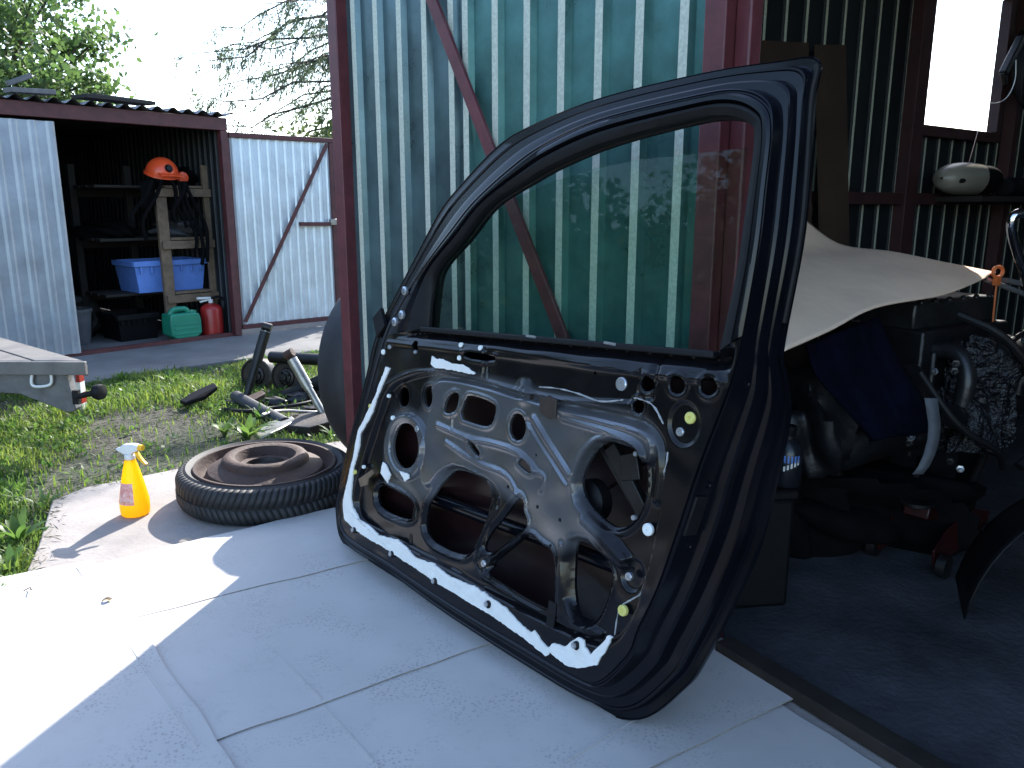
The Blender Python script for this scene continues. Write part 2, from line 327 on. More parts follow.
# back wall, far side wall, roof, front posts
c1, c2, c3 = W0 + WD * 5.2, HP + TD * 2.9 + TI * 5.4, HP + TD * 2.9
corr(c1, c2, 0, 2.1, .112, .02, .012, .018, -WD).build('corrugated_sheet', ['primer_wall', 'lit_zinc_rib_wall'], gar, smooth=0)
corr(c2, c3, 0, 2.1, .112, .02, .012, .018, -WN).build('corrugated_sheet', ['primer_wall', 'lit_zinc_rib_wall'], gar, smooth=0)
x = MB(); x.prism([(p[0], p[1], 2.16) for p in (W0 - TI * .12 - TD * .1, c1 + WD * .1 - TD * .1, c2 + WD * .1 + TD * .1, c3 - TI * .12 + TD * .1)], (0, 0, .04)); x.build('roof', 'roof_sheet', gar)
x = MB(); a = HP - TD * .6; b_ = HP + TD * 2.9; x.bar((a[0], a[1], 2.10), (b_[0], b_[1], 2.10), .08, .10); x.build('header', 'red_paint', gar)
x = MB(); hq = HP + TI * .02; x.box((hq[0], hq[1], 1.02), (.04, .035, 2.05), math.degrees(math.atan2(TD[1], TD[0]))); x.build('hinge_post', 'red_paint', gar, bevel=.004)
x = MB(); x.box((c3[0], c3[1], 1.02), (.075, .075, 2.05), math.degrees(math.atan2(TD[1], TD[0]))); x.build('hinge_post', 'red_paint', gar, bevel=.004)
a, b_ = HP + TD * .05 - TI * .0, HP + TD * 2.85; x = MB(); x.bar((a[0], a[1], .018), (b_[0], b_[1], .018), .05, .03); x.build('threshold', 'threshold_rust', gar, bevel=.003)
# the open leaf
LD = nz(np.append(PLn - HP, 0)); LL = float(np.linalg.norm(PLn - HP)); LN = np.array([LD[1], -LD[0], 0]);
if LN[1] > 0: LN = -LN
leaf = bpy.data.objects.new('gate_leaf', None); COL.objects.link(leaf); leaf.parent = gar; leaf.matrix_parent_inverse = Matrix.Translation(-gar.location)
def lput(o): o.parent = leaf; return o
def lp(s, z, off=0): p = np.append(HP, 0) + LD * s + LN * off; return np.array([p[0], p[1], z])
HL = 1.98
lput(corr(lp(.068, 0), lp(.86, 0), .05, HL, .113, .022, .008, .016, LN).build('corrugated_sheet', ['primer_green', 'lit_zinc_rib'], smooth=0))
lput(corr(lp(.80, 0, .003), lp(LL - .03, 0, .003), .05, HL, .113, .022, .008, .016, LN).build('corrugated_sheet', ['primer_blue', 'lit_zinc_rib'], smooth=0))
x = MB(); x.bar(lp(LL - .025, .03, .005), lp(LL - .025, HL, .005), .05, .075, (LN[0], LN[1], 0)); lput(x.build('frame_post', 'red_paint', bevel=.003))
x = MB(); x.bar(lp(.045, .03, .005), lp(.045, HL, .005), .05, .045, (LN[0], LN[1], 0)); lput(x.build('frame_post', 'red_paint', bevel=.003))
for z in (.05, HL - .02):
    x = MB(); x.bar(lp(.1, z, .0), lp(LL - .065, z, .0), .04, .04); lput(x.build('frame_rail', 'red_paint', bevel=.003))
LP0 = lp(0, 0, .03)
q0, q1 = PL(432, 0, LP0, LN), PL(566, 345, LP0, LN); dq = (q1 - q0) / (q1[2] - q0[2])
x = MB(); x.bar(q0 + dq * (HL - .04 - q0[2]), q0 + dq * (.07 - q0[2]), .035, .012, LN); lput(x.build('brace', 'red_paint', bevel=.002))

# ------------------------------------------------------------------ far metal shed on the left
SLp, SRp = G(80, 355)[:2], G(236, 335)[:2]; SE = nz(SRp - SLp); SB = np.array([-SE[1], SE[0]])
shed = thing('metal_shed', (SRp[0], SRp[1], 0), 'low galvanised metal shed with red frame and dark open doorway', 'shed')
def sp(s, off=0): p = SLp + SE * s + SB * off; return p           # s along the front from the doorway's left edge, off = into the shed
SLN = float(np.linalg.norm(SRp - SLp)); P3 = lambda p, z: np.array([p[0], p[1], z])
def shp(px, py, off=0): return PL(px, py, P3(sp(0, off), 0), np.array([SB[0], SB[1], 0]))
zh = shp(228, 130)[2]
corr(sp(-2.6, -.03), sp(.0, -.03), .02, zh - .03, .105, .022, .016, .012, -SB).build('front_sheet', ['zinc_shed_old', 'zinc_shed_old'], shed, smooth=0)
DB = 2.6
corr(sp(SLN - .02, 0), sp(SLN - .02, DB), .0, zh + .11, .085, .014, .008, .008, -SE).build('side_sheet', ['primer_wall', 'trailer_steel'], shed, smooth=0)
corr(sp(-2.6, 0), sp(-2.6, DB), .0, zh + .11, .105, .022, .016, .012, SE).build('side_sheet', ['zinc_shed', 'zinc_shed'], shed, smooth=0)
for a, b_, z0, z1 in ((-2.6, SLN - 1.42, 0, zh + .115), (SLN - 1.25, SLN, 0, zh + .115), (SLN - 1.42, SLN - 1.25, 0, zh - .32), (SLN - 1.42, SLN - 1.25, zh - .29, zh + .115)):
    corr(sp(a, DB), sp(b_, DB), z0, z1, .085, .02, .016, .012, -SB).build('back_sheet', ['primer_wall', 'primer_wall'], shed, smooth=0)
x = MB(); x.bar(P3(sp(-2.7, -.02), zh + .035), P3(sp(SLN + .03, -.02), zh + .035), .06, .09); x.build('header', 'red_paint_dull', shed, bevel=.003)
x = MB(); x.bar(P3(sp(SLN + .0, -.02), 0), P3(sp(SLN + .0, -.02), zh - .012), .06, .055, (SE[0], SE[1], 0)); x.build('door_post', 'red_paint_dull', shed, bevel=.003)
x = MB(); x.bar(P3(sp(-2.6, -.005), .012), P3(sp(SLN - .035, -.005), .012), .04, .03); x.build('sill', 'red_paint_dull', shed)
# wavy roof sheets, laid over the header
for k in range(5):
    x = MB(); a0 = -2.75 + k * .83; n = 60; P = []
    for j in range(n + 1):
        s = min(a0 + .86 * j / n, SLN + .07); hz = .016 * math.cos(s * 2 * math.pi / .11) + .004 * k % .006
        P.append([P3(sp(s, -.09 + rnd.uniform(-.002, .002)), zh + .098 + hz), P3(sp(s, DB + .1), zh + .105 + hz)])
    if a0 < SLN: x.grid(P); x.build('roof_sheet', 'roof_sheet', shed)
# open door leaf, swung wide to the right
DRp = G(338, 324)[:2]; DE = nz(DRp - SRp); DLn = float(np.linalg.norm(DRp - SRp)); DN = np.array([DE[1], -DE[0]])
if DN[1] > 0: DN = -DN
dl = bpy.data.objects.new('door_leaf', None); COL.objects.link(dl); dl.parent = shed; dl.matrix_parent_inverse = Matrix.Translation(-shed.location)
def dput(o): o.parent = dl; return o
def dp(s, z, off=0): p = SRp + DE * s + DN * off; return np.array([p[0], p[1], z])
def dpx(px, py): return PL(px, py, dp(0, 0, .03), np.array([DN[0], DN[1], 0]))
zd = dpx(330, 143)[2] + .02; z_l = .06
dput(corr(dp(.05, 0), dp(DLn, 0), z_l, zd, .072, .016, .012, .01, DN).build('front_sheet', ['zinc_shed', 'zinc_shed'], smooth=0))
for (a, b_) in ((dp(.05, zd, .012), dp(DLn + .02, zd, .012)), (dp(.05, z_l, .012), dp(DLn + .02, z_l, .012))):
    x = MB(); x.bar(a, b_, .035, .035); dput(x.build('frame_rail', 'red_paint_dull', bevel=.002))
for s in (.03, DLn + .0):
    x = MB(); x.bar(dp(s, z_l + .02, .012), dp(s, zd - .02, .012), .04, .04, (DE[0], DE[1], 0)); dput(x.build('frame_post', 'red_paint_dull', bevel=.002))
x = MB(); x.bar(dp(.07, z_l + .04, .03), dp(DLn - .04, zd - .03, .03), .03, .008, (DN[0], DN[1], 0)); dput(x.build('brace', 'red_paint_dull'))
pm_ = dpx(300, 224); x = MB(); x.bar(pm_, dpx(330, 224), .03, .03); dput(x.build('cross_bar', 'red_paint_dull'))
x = MB(); q = dpx(333, 222) ; x.frame(q, (DE[0], DE[1], 0), (DN[0], DN[1], 0), (0, 0, 1), .06, .04, .05); x.frame(q + np.array([DE[0], DE[1], 0]) * .05, (DE[0], DE[1], 0), (DN[0], DN[1], 0), (0, 0, 1), .05, .015, .02); dput(x.build('latch', 'steel_worn', bevel=.003))
# things lying on the shed roof
x = MB(); a = P3(sp(.22, .1), zh + .155); b_ = P3(sp(.75, .25), zh + .165); x.bar(a, b_, .16, .025); x.bar(a + [.02, .1, .022], b_ + [-.05, .1, .022], .1, .018)
tag(x.build('loose_board', 'wood_dark', bevel=.003), 'dark weathered boards lying flat on the shed roof', 'board')
x = MB(); a = P3(sp(-.25, -.05), zh + .135); b_ = P3(sp(.02, .0), zh + .15); x.bar(a, b_, .1, .03); x.bar(a + [0, 0, .035], a + np.array([.1, .1, .1]), .03, .03)
tag(x.build('roof_scrap', 'roof_sheet', bevel=.003), 'small bent grey scrap on the shed roof above the closed panel', 'scrap')

# rack inside the shed
def zpx(px, py, off): return shp(px, py, off)
RO = .22
rack = thing('wooden_rack', shp(195, 335, RO) * [1, 1, 0], 'rough wooden shelf rack just inside the dark shed doorway', 'shelf')
def rs(px, py=300, off=RO): q = shp(px, py, off) - P3(sp(0), 0); return float(q[:2] @ SE)
sL, sR, sW = rs(168, 280), rs(213, 260), rs(112, 280)
zR = shp(218, 166, RO)[2]
def rbar(a, b_, w, h, nm, up=(0, 0, 1), m='wood_raw'): x = MB(); x.bar(a, b_, w, h, up); return x.build(nm, m, rack, bevel=.003)
rbar(P3(sp(sL, RO), 0), P3(sp(sL, RO), shp(165, 190, RO)[2]), .035, .08, 'upright', (SE[0], SE[1], 0))
rbar(P3(sp(sR, RO), 0), P3(sp(sR, RO), zR), .035, .08, 'upright', (SE[0], SE[1], 0))
for s in (sL, sR, sW):
    rbar(P3(sp(s, RO + .55), 0), P3(sp(s, RO + .55), zR), .05, .05, 'upright', (SE[0], SE[1], 0), 'wood_dark')
ZS = [shp(195, y, RO)[2] for y in (193, 244, 297)]
for z in ZS:
    rbar(P3(sp(sL - .03, RO - .03), z), P3(sp(sR + .04, RO - .03), z), .02, .06, 'shelf_rail')
    rbar(P3(sp(sW - .03, RO + .585), z), P3(sp(sR + .04, RO + .585), z), .02, .06, 'shelf_rail', m='wood_dark')
    for j in range(4):
        o_ = RO + .05 + j * .145; rbar(P3(sp(sW if j else sL + .045, o_), z + .043), P3(sp(sR - .045 if j == 0 else sR + .03, o_), z + .043), .12, .02, 'shelf_board', m='wood_dark' if j else 'wood_raw')
# helmet with ear muffs and straps
hz = ZS[0] + .053
hp = P3(sp(rs(162, 165), RO + .12), hz); hc = shp(162, 173, RO + .02)
hel = thing('safety_helmet', (hc[0], hc[1], hc[2] - .02), 'orange safety helmet with ear muffs hung on top of the wooden rack', 'helmet')
x = MB(); rr_ = .115; prof = [(rr_ * math.cos(a), rr_ * 1.0 * math.sin(a)) for a in [i * math.pi / 2 / 9 for i in range(9)]] + [(.004, rr_)]
x.lathe([(rr_ * 1.1, -.012), (rr_ * 1.08, 0)] + prof, hc + [0, 0, 0], (-SB[0] * .35, -SB[1] * .35, 1), 28); x.bar(hc + P3(-SB, 0) * .10 + [0, 0, -.005], hc + P3(-SB, 0) * .16 + [0, 0, -.025], .16, .008)
x.build('shell', 'helmet_orange', hel)
x = MB(); x.lathe([(.02, -.01), (.03, 0), (.02, .014)], hc + P3(-SB, 0) * .115 + [0, 0, .03], P3(-SB, .2), 16); x.build('front_badge', 'black_plastic', hel)
x = MB(); c = hc + P3(SE, 0) * .15 + [0, 0, -.03]; x.lathe([(.03, -.02), (.045, 0), (.04, .025), (.01, .03)], c, P3(-SB, 0), 20); x.build('ear_muff', 'helmet_orange', hel)
x = MB(); c = hc - P3(SE, 0) * .17 + [0, 0, -.07]; x.grid([[c + P3(SE, 0) * (i * .05) + P3(-SB, 0) * (.05 * math.sin(i * 1.3)) + np.array([0, 0, -j * .06 + .02 * math.sin(i)]) for j in range(4)] for i in range(6)]); x.build('mesh_visor', 'black_cloth', hel)
har = thing('strap_harness', hc + [0, 0, -.2], 'tangle of black straps hanging from the helmet down the wooden rack', 'straps')
for k, (dx, ln, sw) in enumerate(((-.06, .42, -.16), (0.0, .34, .08), (.05, .5, .1), (.09, .62, .11), (.12, .6, .13), (-.12, .3, -.18), (.1, .3, -.1))):
    x = MB(); c0 = hc + P3(SE, 0) * dx + P3(-SB, 0) * (.1 + .008 * k) + [0, 0, -.06]
    P = [c0 + P3(SE, 0) * (sw * math.sin(u_ * 1.6) + .02 * math.sin(u_ * 7 + k)) + np.array([0, 0, -ln * u_]) for u_ in np.linspace(0, 1, 9)]
    x.tube(P, .014, 6); x.build('strap', 'black_cloth', har)
def crumple(name, mat, c, size, label, cat, seed=1, n=22, amp=.3):
    r_ = np.random.default_rng(seed); ph = r_.uniform(0, 6.28, (8, 3)); fr = r_.uniform(2, 9, (8, 3)); x = MB(); P = []
    for i in range(n + 1):
        row = []
        for j in range(n * 2):
            th = math.pi * i / n; a = math.pi * j / n; d = np.array([math.sin(th) * math.cos(a), math.sin(th) * math.sin(a), math.cos(th)])
            k = 1 + amp * sum(math.sin(fr[q] @ d + ph[q, 0]) for q in range(8)) / 4
            p = np.sign(d) * np.abs(d) ** .7 * k * np.array(size) / 2; p[2] = max(p[2], -size[2] * .42); row.append(np.array(c) + p)
        row.append(row[0]); P.append(row)
    x.grid(P); o = x.build(name, mat, smooth=60)
    return tag(o, label, cat)
ck = P3(sp(rs(193, 235), RO + .26), ZS[1] + .053 + .05); crumple('folded_tarp', 'grey_tarp', ck, (.30, .36, .13), 'grey folded tarp on the middle shelf of the wooden rack', 'tarp', 4)
ck = P3(sp(rs(128, 235), RO + .38), ZS[1] + .053 + .05); crumple('dark_bundle', 'black_cloth', ck, (.42, .26, .13), 'dark cloth bundle on the left end of the middle shelf', 'bundle', 5)
ck = P3(sp(rs(200, 180), RO + .30), ZS[0] + .053 + .06); crumple('dark_bag', 'black_cloth', ck, (.26, .3, .15), 'dark bag on the top shelf beside the orange helmet', 'bag', 6)
# blue crate
def box_crate(name, c, sx, sy, h, mat, label, ribs=True):
    t_ = thing(name, c, label, 'crate'); A, B = P3(SE, 0), P3(SB, 0); x = MB(); w = .012; tp = .9
    for sgn in (-1, 1):
        x.prism([c + A * i * sx / 2 * k + B * sgn * sy / 2 * k + np.array([0, 0, z]) for i, k, z in ((-1, tp, 0), (1, tp, 0), (1, 1, h), (-1, 1, h))], B * -sgn * w)
        x.prism([c + B * i * (sy / 2 - w) * k + A * sgn * sx / 2 * k + np.array([0, 0, z]) for i, k, z in ((-1, tp, 0), (1, tp, 0), (1, 1, h), (-1, 1, h))], A * -sgn * w)
    x.frame(c + [0, 0, .008], A, B, (0, 0, 1), sx * tp, sy * tp, .012); x.build('body', mat, t_, smooth=30)
    x = MB()
    for sgn in (-1, 1):
        x.bar(c + B * sgn * (sy / 2 + .008) - A * (sx / 2 + .01) + [0, 0, h - .02], c + B * sgn * (sy / 2 + .008) + A * (sx / 2 + .01) + [0, 0, h - .02], .018, .04)
        x.bar(c + A * sgn * (sx / 2 + .006) - B * sy / 2 + [0, 0, h - .02], c + A * sgn * (sx / 2 + .006) + B * sy / 2 + [0, 0, h - .02], .016, .04)
    x.build('rim', mat, t_, bevel=.003)
    if ribs:
        for i in range(-3, 4):
            x = MB(); q = c - B * (sy / 2 + .006) + A * i * sx / 7.2; x.bar(q + [0, 0, h * .62], q + [0, 0, h - .045], .012, .012, SE.tolist() + [0]); x.build('rib', mat, t_)
    return t_
a, b_ = rs(133, 275, RO + .06), rs(208, 275, RO + .06); zc = ZS[2] + .054
box_crate('blue_crate', P3(sp((a + b_) / 2, RO + .24), zc), b_ - a - .03, .36, shp(170, 260, RO + .06)[2] - zc, 'crate_blue', 'blue plastic crate on the lower shelf of the wooden rack')
a, b_ = rs(138, 325), rs(165, 325)
box_crate('black_crate', P3(sp((a + b_) / 2 - .05, RO + .28), .0), .3, .36, .2, 'black_plastic', 'black plastic crate on the floor under the rack', True)
# bucket + dark wheel on shed floor
x = MB(); c = P3(sp(rs(88, 320), .5), 0); bk = thing('floor_bucket', c, 'white bucket darkened to grey for shade on the shed floor behind the closed panel', 'bucket'); x.lathe([(.1, 0), (.125, .24), (.132, .24), (.132, .26), (.12, .26), (.095, .012), (.001, .012)], c, n=28); x.build('body', 'grey_tarp', bk)  # white bucket given a grey colour that stands in for the shed's dimness
x = MB(); x.tube([c + np.array([.13 * math.cos(a), .02, .25 + .0 - .1 * math.sin(a)]) for a in np.linspace(0, math.pi, 12)], .003, 6); x.build('handle', 'steel_worn', bk)
def tyre_wheel(name, c, axis, Rr, W, label, cat, rim_r, rimmat, hubmat, lugs=True, treads=0, rim=True):
    t_ = thing(name, (c[0], c[1], max(0, c[2] - Rr) if abs(axis[2]) < .7 else c[2] - W / 2), label, cat); x = MB(); w = W / 2
    prof = [(rim_r, -w * .72), (rim_r + .012, -w * .86), (rim_r + (Rr - rim_r) * .45, -w), (Rr - .022, -w * .9), (Rr - .006, -w * .72), (Rr, -w * .45), (Rr, w * .45), (Rr - .006, w * .72), (Rr - .022, w * .9), (rim_r + (Rr - rim_r) * .45, w), (rim_r + .012, w * .86), (rim_r, w * .72)]
    x.lathe(prof, c, axis, 72, cap=False); x.build('tyre', 'tyre_rubber', t_)
    z = nz(axis); a_ = np.array([0, 0, 1.]) if abs(z[2]) < .9 else np.array([1., 0, 0]); X = nz(np.cross(a_, z)); Y = np.cross(z, X)
    if treads:
        x = MB()
        for k in range(treads):
            for sg in (-1, 1):
                a0 = 2 * math.pi * k / treads; pts = []
                for (da, zz, rr) in ((0, .03 * w, Rr + .003), (.06, .5 * w, Rr + .003), (.10, .80 * w, Rr - .006), (.13, .93 * w, Rr - .022)):
                    for dd in (-2.7 / treads, 2.7 / treads): ang = a0 + da * .6 + dd + (0.04 if sg > 0 else 0); pts.append(c + z * sg * zz + (X * math.cos(ang) + Y * math.sin(ang)) * rr)
                x.add(pts, [(0, 1, 3, 2), (2, 3, 5, 4), (4, 5, 7, 6)])
        o = x.build('tread_block', 'tyre_rubber', t_, recalc=False); o['kind'] = 'stuff'
        sm = o.modifiers.new('s', 'SOLIDIFY'); sm.thickness = .0018; sm.offset = -.6
    if rim:
        x = MB(); x.lathe([(rim_r + .006, w * .82), (rim_r + .002, w * .95), (rim_r - .006, w * .95), (rim_r - .012, w * .7), (rim_r - .018, w * .4), (rim_r - .032, w * .22)], c, axis, 64, cap=False); x.build('rim', rimmat, t_)
        x = MB(); rd = rim_r - .030; x.lathe([(rd, w * .22), (rd - .006, w * .52), (rd - .014, w * .72), (rd * .80, w * .90), (rd * .72, w * 1.02), (rd * .70, w * 1.22), (rd * .66, w * 1.36), (rd * .58, w * 1.42), (rd * .50, w * 1.34), (rd * .45, w * 1.1), (rd * .42, w * .9), (rd * .33, w * .86)], c, axis, 64, cap=False); x.build('disc', 'rust' if hubmat == 'rust_dark' and treads else hubmat, t_)
        x = MB(); x.lathe([(rd * .335, w * .86), (rd * .31, w * .62), (.03, w * .6), (.028, w * .3), (.001, w * .3)], c, axis, 32, cap=False)
        for k in range(4): a_ = k * math.pi / 2 + .4; q = c + z * (w * .86) + (X * math.cos(a_) + Y * math.sin(a_)) * rd * .43; x.cyl(q, q + z * .006, .008)
        x.build('hub_face', 'rust_dark', t_)
    return t_
c = P3(sp(rs(110, 320), .8), .16); tyre_wheel('stored_wheel', c, P3(-SB, 0), .16, .1, 'small dark wheel leaning in the dark of the shed', 'wheel', .09, 'rust_dark', 'rust_dark')
# jerry can
def jerrycan():
    s = (rs(166, 330, .1) + rs(201, 330, .1)) / 2 - .01; w = rs(200, 330, .1) - rs(169, 330, .1); h = shp(187, 311, .1)[2]
    c = P3(sp(s, .1), .002); t_ = thing('jerry_can', c, 'green plastic jerry can standing at the shed doorway', 'jerry can'); A, B = P3(SE, 0), P3(SB, 0); Z = np.array([0, 0, 1.])
    out = [(-.5, 0), (.5, 0), (.5, .70), (.42, .86), (.26, .90), (.24, .99), (-.30, 1.0), (-.34, .90), (-.46, .88), (-.5, .78)]
    slot = [(-.22, .80), (.16, .80), (.18, .90), (-.24, .91)]
    x = MB(); d = .15
    def pt(u_, v_): return c + A * u_ * w + Z * v_ * h
    low = chaikin([(-.5, 0), (.5, 0), (.5, .9), (.3, .96), (-.44, .96), (-.5, .9)], 1); x.prism([pt(*p) - B * d / 2 for p in low], B * d)
    for q in range(4): pass
    x.build('body', 'can_green', t_, bevel=.012)
    x = MB(); P = [pt(-.36, .88), pt(-.34, 1.0), pt(-.22, 1.1), pt(.12, 1.09), pt(.2, 1.02), pt(.24, .88)]
    x.tube(chaikin(P, 2, False), .02, 10); x.build('handle', 'can_green', t_)
    x = MB(); x.cyl(pt(.36, .85), pt(.39, 1.02), .028, .026, 20); x.build('cap', 'can_green', t_)
    for v_ in (.25, .42, .58):
        x = MB(); x.bar(pt(-.38, v_) - B * (d / 2 + .001), pt(.38, v_) - B * (d / 2 + .001), .006, .012); x.build('rib', 'can_green', t_, bevel=.002)
jerrycan()
def extinguisher():
    s = rs(213, 330, .12); c = P3(sp(s, .12), .002); t_ = thing('fire_extinguisher', c, 'red fire extinguisher with pale handle beside the green can', 'extinguisher'); h = shp(213, 303, .12)[2]; r_ = (rs(224, 330, .12) - rs(204, 330, .12)) / 2
    x = MB(); x.lathe([(r_ * .9, 0), (r_, .01), (r_, h * .8), (r_ * .92, h * .88), (r_ * .6, h * .96), (.022, h)], c, n=28); x.build('cylinder', 'red_enamel', t_)
    x = MB(); x.cyl(c + [0, 0, h], c + [0, 0, h + .03], .018); x.bar(c + [0, 0, h + .04], c - P3(SE, 0) * .11 + [0, 0, h + .045], .022, .018); x.bar(c + [0, 0, h + .03], c - P3(SE, 0) * .09 + [0, 0, h + .015], .02, .012); x.build('handle', 'white_plastic', t_, bevel=.003)
    x = MB(); A = P3(SE, 0); x.tube(chaikin([c + [0, 0, h + .035], c + A * .08 + [0, 0, h + .05], c + A * .15 + [0, 0, h - .03], c + A * .16 + [0, 0, h * .4], c + A * .12 + [0, 0, .12]], 3, False), .011, 8); x.build('hose', 'black_rubber', t_)
extinguisher()

# ------------------------------------------------------------------ cardboard sheets on the slab
def ground_sheet(quad, z, label, seed, lift=None, nx=26, ny=26, creases=()):
    r_ = np.random.default_rng(seed); q = [np.array(p[:2], float) for p in quad]; ph = r_.uniform(0, 6.28, 6); x = MB(); P = []
    for i in range(nx + 1):
        row = []
        for j in range(ny + 1):
            u_, v_ = i / nx, j / ny; p = q[0] * (1 - u_) * (1 - v_) + q[1] * u_ * (1 - v_) + q[2] * u_ * v_ + q[3] * (1 - u_) * v_
            e = min(u_, 1 - u_, v_, 1 - v_)
            w = .0009 * (math.sin(p[0] * 9 + ph[0]) + math.sin(p[1] * 11 + ph[1]) + 1) * min(1, e * 6)
            if 0 < i < nx and 0 < j < ny: pass
            wob = .0022 * np.array([math.sin(p[1] * 23 + ph[2]) + .6 * math.sin(p[1] * 51 + ph[3]), math.sin(p[0] * 21 + ph[4]) + .6 * math.sin(p[0] * 47)])
            h = z + max(0, w)
            if lift: h += lift(u_, v_)
            row.append(np.array([p[0] + wob[0], p[1] + wob[1], h]))
        P.append(row)
    x.grid(P); b = len(x.f)
    rim = [P[i][0] for i in range(nx + 1)] + [P[nx][j] for j in range(1, ny + 1)] + [P[i][ny] for i in range(nx - 1, -1, -1)] + [P[0][j] for j in range(ny - 1, 0, -1)]
    x.cm = 1; m = len(rim); x.add(rim + [p - [0, 0, .0032] for p in rim], [(i, (i + 1) % m, (i + 1) % m + m, i + m) for i in range(m)]); x.cm = 0
    o = x.build('cardboard_sheet', ['cardboard', 'cardboard_edge'], smooth=30, recalc=False); tag(o, label, 'cardboard', 'flattened cardboard sheets on the slab')
    for k, (a, b_) in enumerate(creases):
        x = MB(); a, b_ = np.array(a), np.array(b_); a[2] = b_[2] = z + .0012; x.bar(a, b_, .0035, .0024); x.build('fold_line', 'cardboard', o)
    return o
def g2(px, py): return G(px, py)[:2]
tl, tr, br = g2(-130, 608), g2(95, 567), g2(245, 790); br = tr + (br - tr) * 1.35; bl = tl + br - tr
lift1 = lambda u_, v_: .012 * max(0, (u_ - .82) / .18) ** 2 * max(0, math.sin(min(1, v_ / .42) * math.pi)) 
ground_sheet([tl, tr, br, bl], .022, 'sunlit cardboard sheet at the left edge, partly in shadow at its near end', 1, lift1, 40, 26, [(G(78, 575), G(140, 668)), (G(140, 670), G(199, 757))])
ground_sheet([g2(70, 576), g2(352, 509), g2(480, 538), g2(120, 628)], .0205, 'far cardboard sheet reaching up to the lying spare wheel', 2, lambda u_, v_: -.0034 * max(0, 1 - u_ / .34))
ground_sheet([g2(100, 618), g2(480, 520), g2(620, 602), g2(217, 748)], .0165, 'middle cardboard sheet with a round scuff in front of the car door', 3, None, 26, 26, [(G(221, 602), G(322, 707))])
ground_sheet([g2(212, 744), g2(640, 584), g2(800, 700), g2(330, 930)], .0125, 'near cardboard sheet at the bottom edge in front of the door corner', 4, None, 26, 26, [(G(324, 712), G(380, 775)), (G(566, 768), G(640, 722))])
ground_sheet([g2(560, 680), g2(722, 668), g2(925, 800), g2(600, 930)], .006, 'rightmost cardboard sheet running along the garage threshold', 5)

# ------------------------------------------------------------------ the car door
TILT = R(8); A0 = G(372, 560, .021); B0 = G(625, 718, .021); du = nz(B0 - A0); n0 = np.array([du[1], -du[0], 0])
if n0[1] > 0: n0 = -n0
dv = np.array([-n0[0] * math.sin(TILT), -n0[1] * math.sin(TILT), math.cos(TILT)]); dn = np.cross(du, dv)
if dn[1] > 0: dn = -dn
DO = A0 + dn * .07
def duv(px, py, w=0.0): q = PL(px, py, DO + dn * w, dn) - DO; return np.array([q @ du, q @ dv])
def D3(uv, w=0.0): return DO + du * uv[0] + dv * uv[1] + dn * w
def dpt(px, py, w=0.0): return D3(duv(px, py, w), w)
door = thing('car_door', dpt(490, 620, -.05) * [1, 1, 0] + [0, 0, .02], 'black car door stripped of its trim leaning in front of the garage gate', 'car door')
I_ = [(341, 505), (346, 533), (389, 562), (447, 601), (520, 644), (579, 678), (600, 680), (627, 654), (637, 629), (657, 586), (679, 523), (699, 463), (726, 394), (736, 363), (742, 336), (757, 250), (764, 190), (770, 126), (760, 103), (733, 93), (691, 99), (599, 122), (548, 145), (515, 168), (477, 202), (452, 233), (425, 268), (405, 300), (388, 335), (372, 389), (358, 440), (346, 487)]
O_ = [(337, 512), (346, 545), (389, 574), (447, 617), (525, 669), (588, 706), (642, 719), (687, 688), (707, 661), (738, 600), (762, 545), (779, 475), (791, 415), (787, 375), (784, 350), (803, 250), (810, 190), (816, 100), (820, 60), (778, 62), (701, 74), (599, 99), (532, 126), (498, 147), (461, 186), (440, 213), (414, 262), (393, 302), (377, 335), (364, 389), (350, 440), (340, 487)]
OW = [-.06] + [-.07] * 5 + [-.08, -.11, -.125, -.14, -.15, -.15, -.14, -.125, -.10, -.085, -.08, -.075, -.07, -.06] + [-.05] * 7 + [-.045] * 5
W_ = {14: (715, 352), 15: (731, 280), 16: (740, 220), 17: (750, 140), 18: (743, 121), 19: (712, 115), 20: (665, 124), 21: (599, 143), 22: (552, 163), 23: (525, 178), 24: (485, 204), 25: (458, 238), 26: (433, 268), 27: (427, 295), 28: (424, 328)}
I3 = np.array([[*duv(*p), 0] for p in I_]); O3 = np.array([[*duv(*p, w), w] for p, w in zip(O_, OW)])
def resamp(K, closed=True, sub=5):      # Catmull-Rom through key points
    K = np.array(K, float); n = len(K); out = []
    for i in range(n if closed else n - 1):
        g = (lambda j: K[j % n]) if closed else (lambda j: K[min(max(j, 0), n - 1)])
        p0, p1, p2, p3 = g(i - 1), g(i), g(i + 1), g(i + 2)
        for s in range(sub):
            t_ = s / sub; out.append(.5 * ((2 * p1) + (p2 - p0) * t_ + (2 * p0 - 5 * p1 + 4 * p2 - p3) * t_ ** 2 + (3 * p1 - p0 - 3 * p2 + p3) * t_ ** 3))
    if not closed: out.append(K[-1])
    return np.array(out)
SUB = 6; IR = resamp(I3, True, SUB); OR = resamp(O3, True, SUB)
T3 = lambda p: DO + du * p[0] + dv * p[1] + dn * p[2]
prof = [(0, 0), (.02, .03), (.05, .04), (.08, .0), (.11, .02), (.14, .30), (.18, .38), (.36, .40), (.41, .44), (.435, .62), (.47, .67), (.66, .69), (.69, .66), (.73, .66), (.76, .74), (.785, .90), (.82, .93), (.96, .93), (.985, .90), (1, .92), (1, .98), (.99, 1.02), (.93, 1.03)]
x = MB(); rings = []
cen = IR.mean(0)
for (fl_, fd) in prof:
    rings.append([T3(np.array([a[0] + (b_[0] - a[0]) * fl_, a[1] + (b_[1] - a[1]) * fl_, b_[2] * fd])) for a, b_ in zip(IR, OR)])
m_ = len(IR); vs = [p for r_ in rings for p in r_]
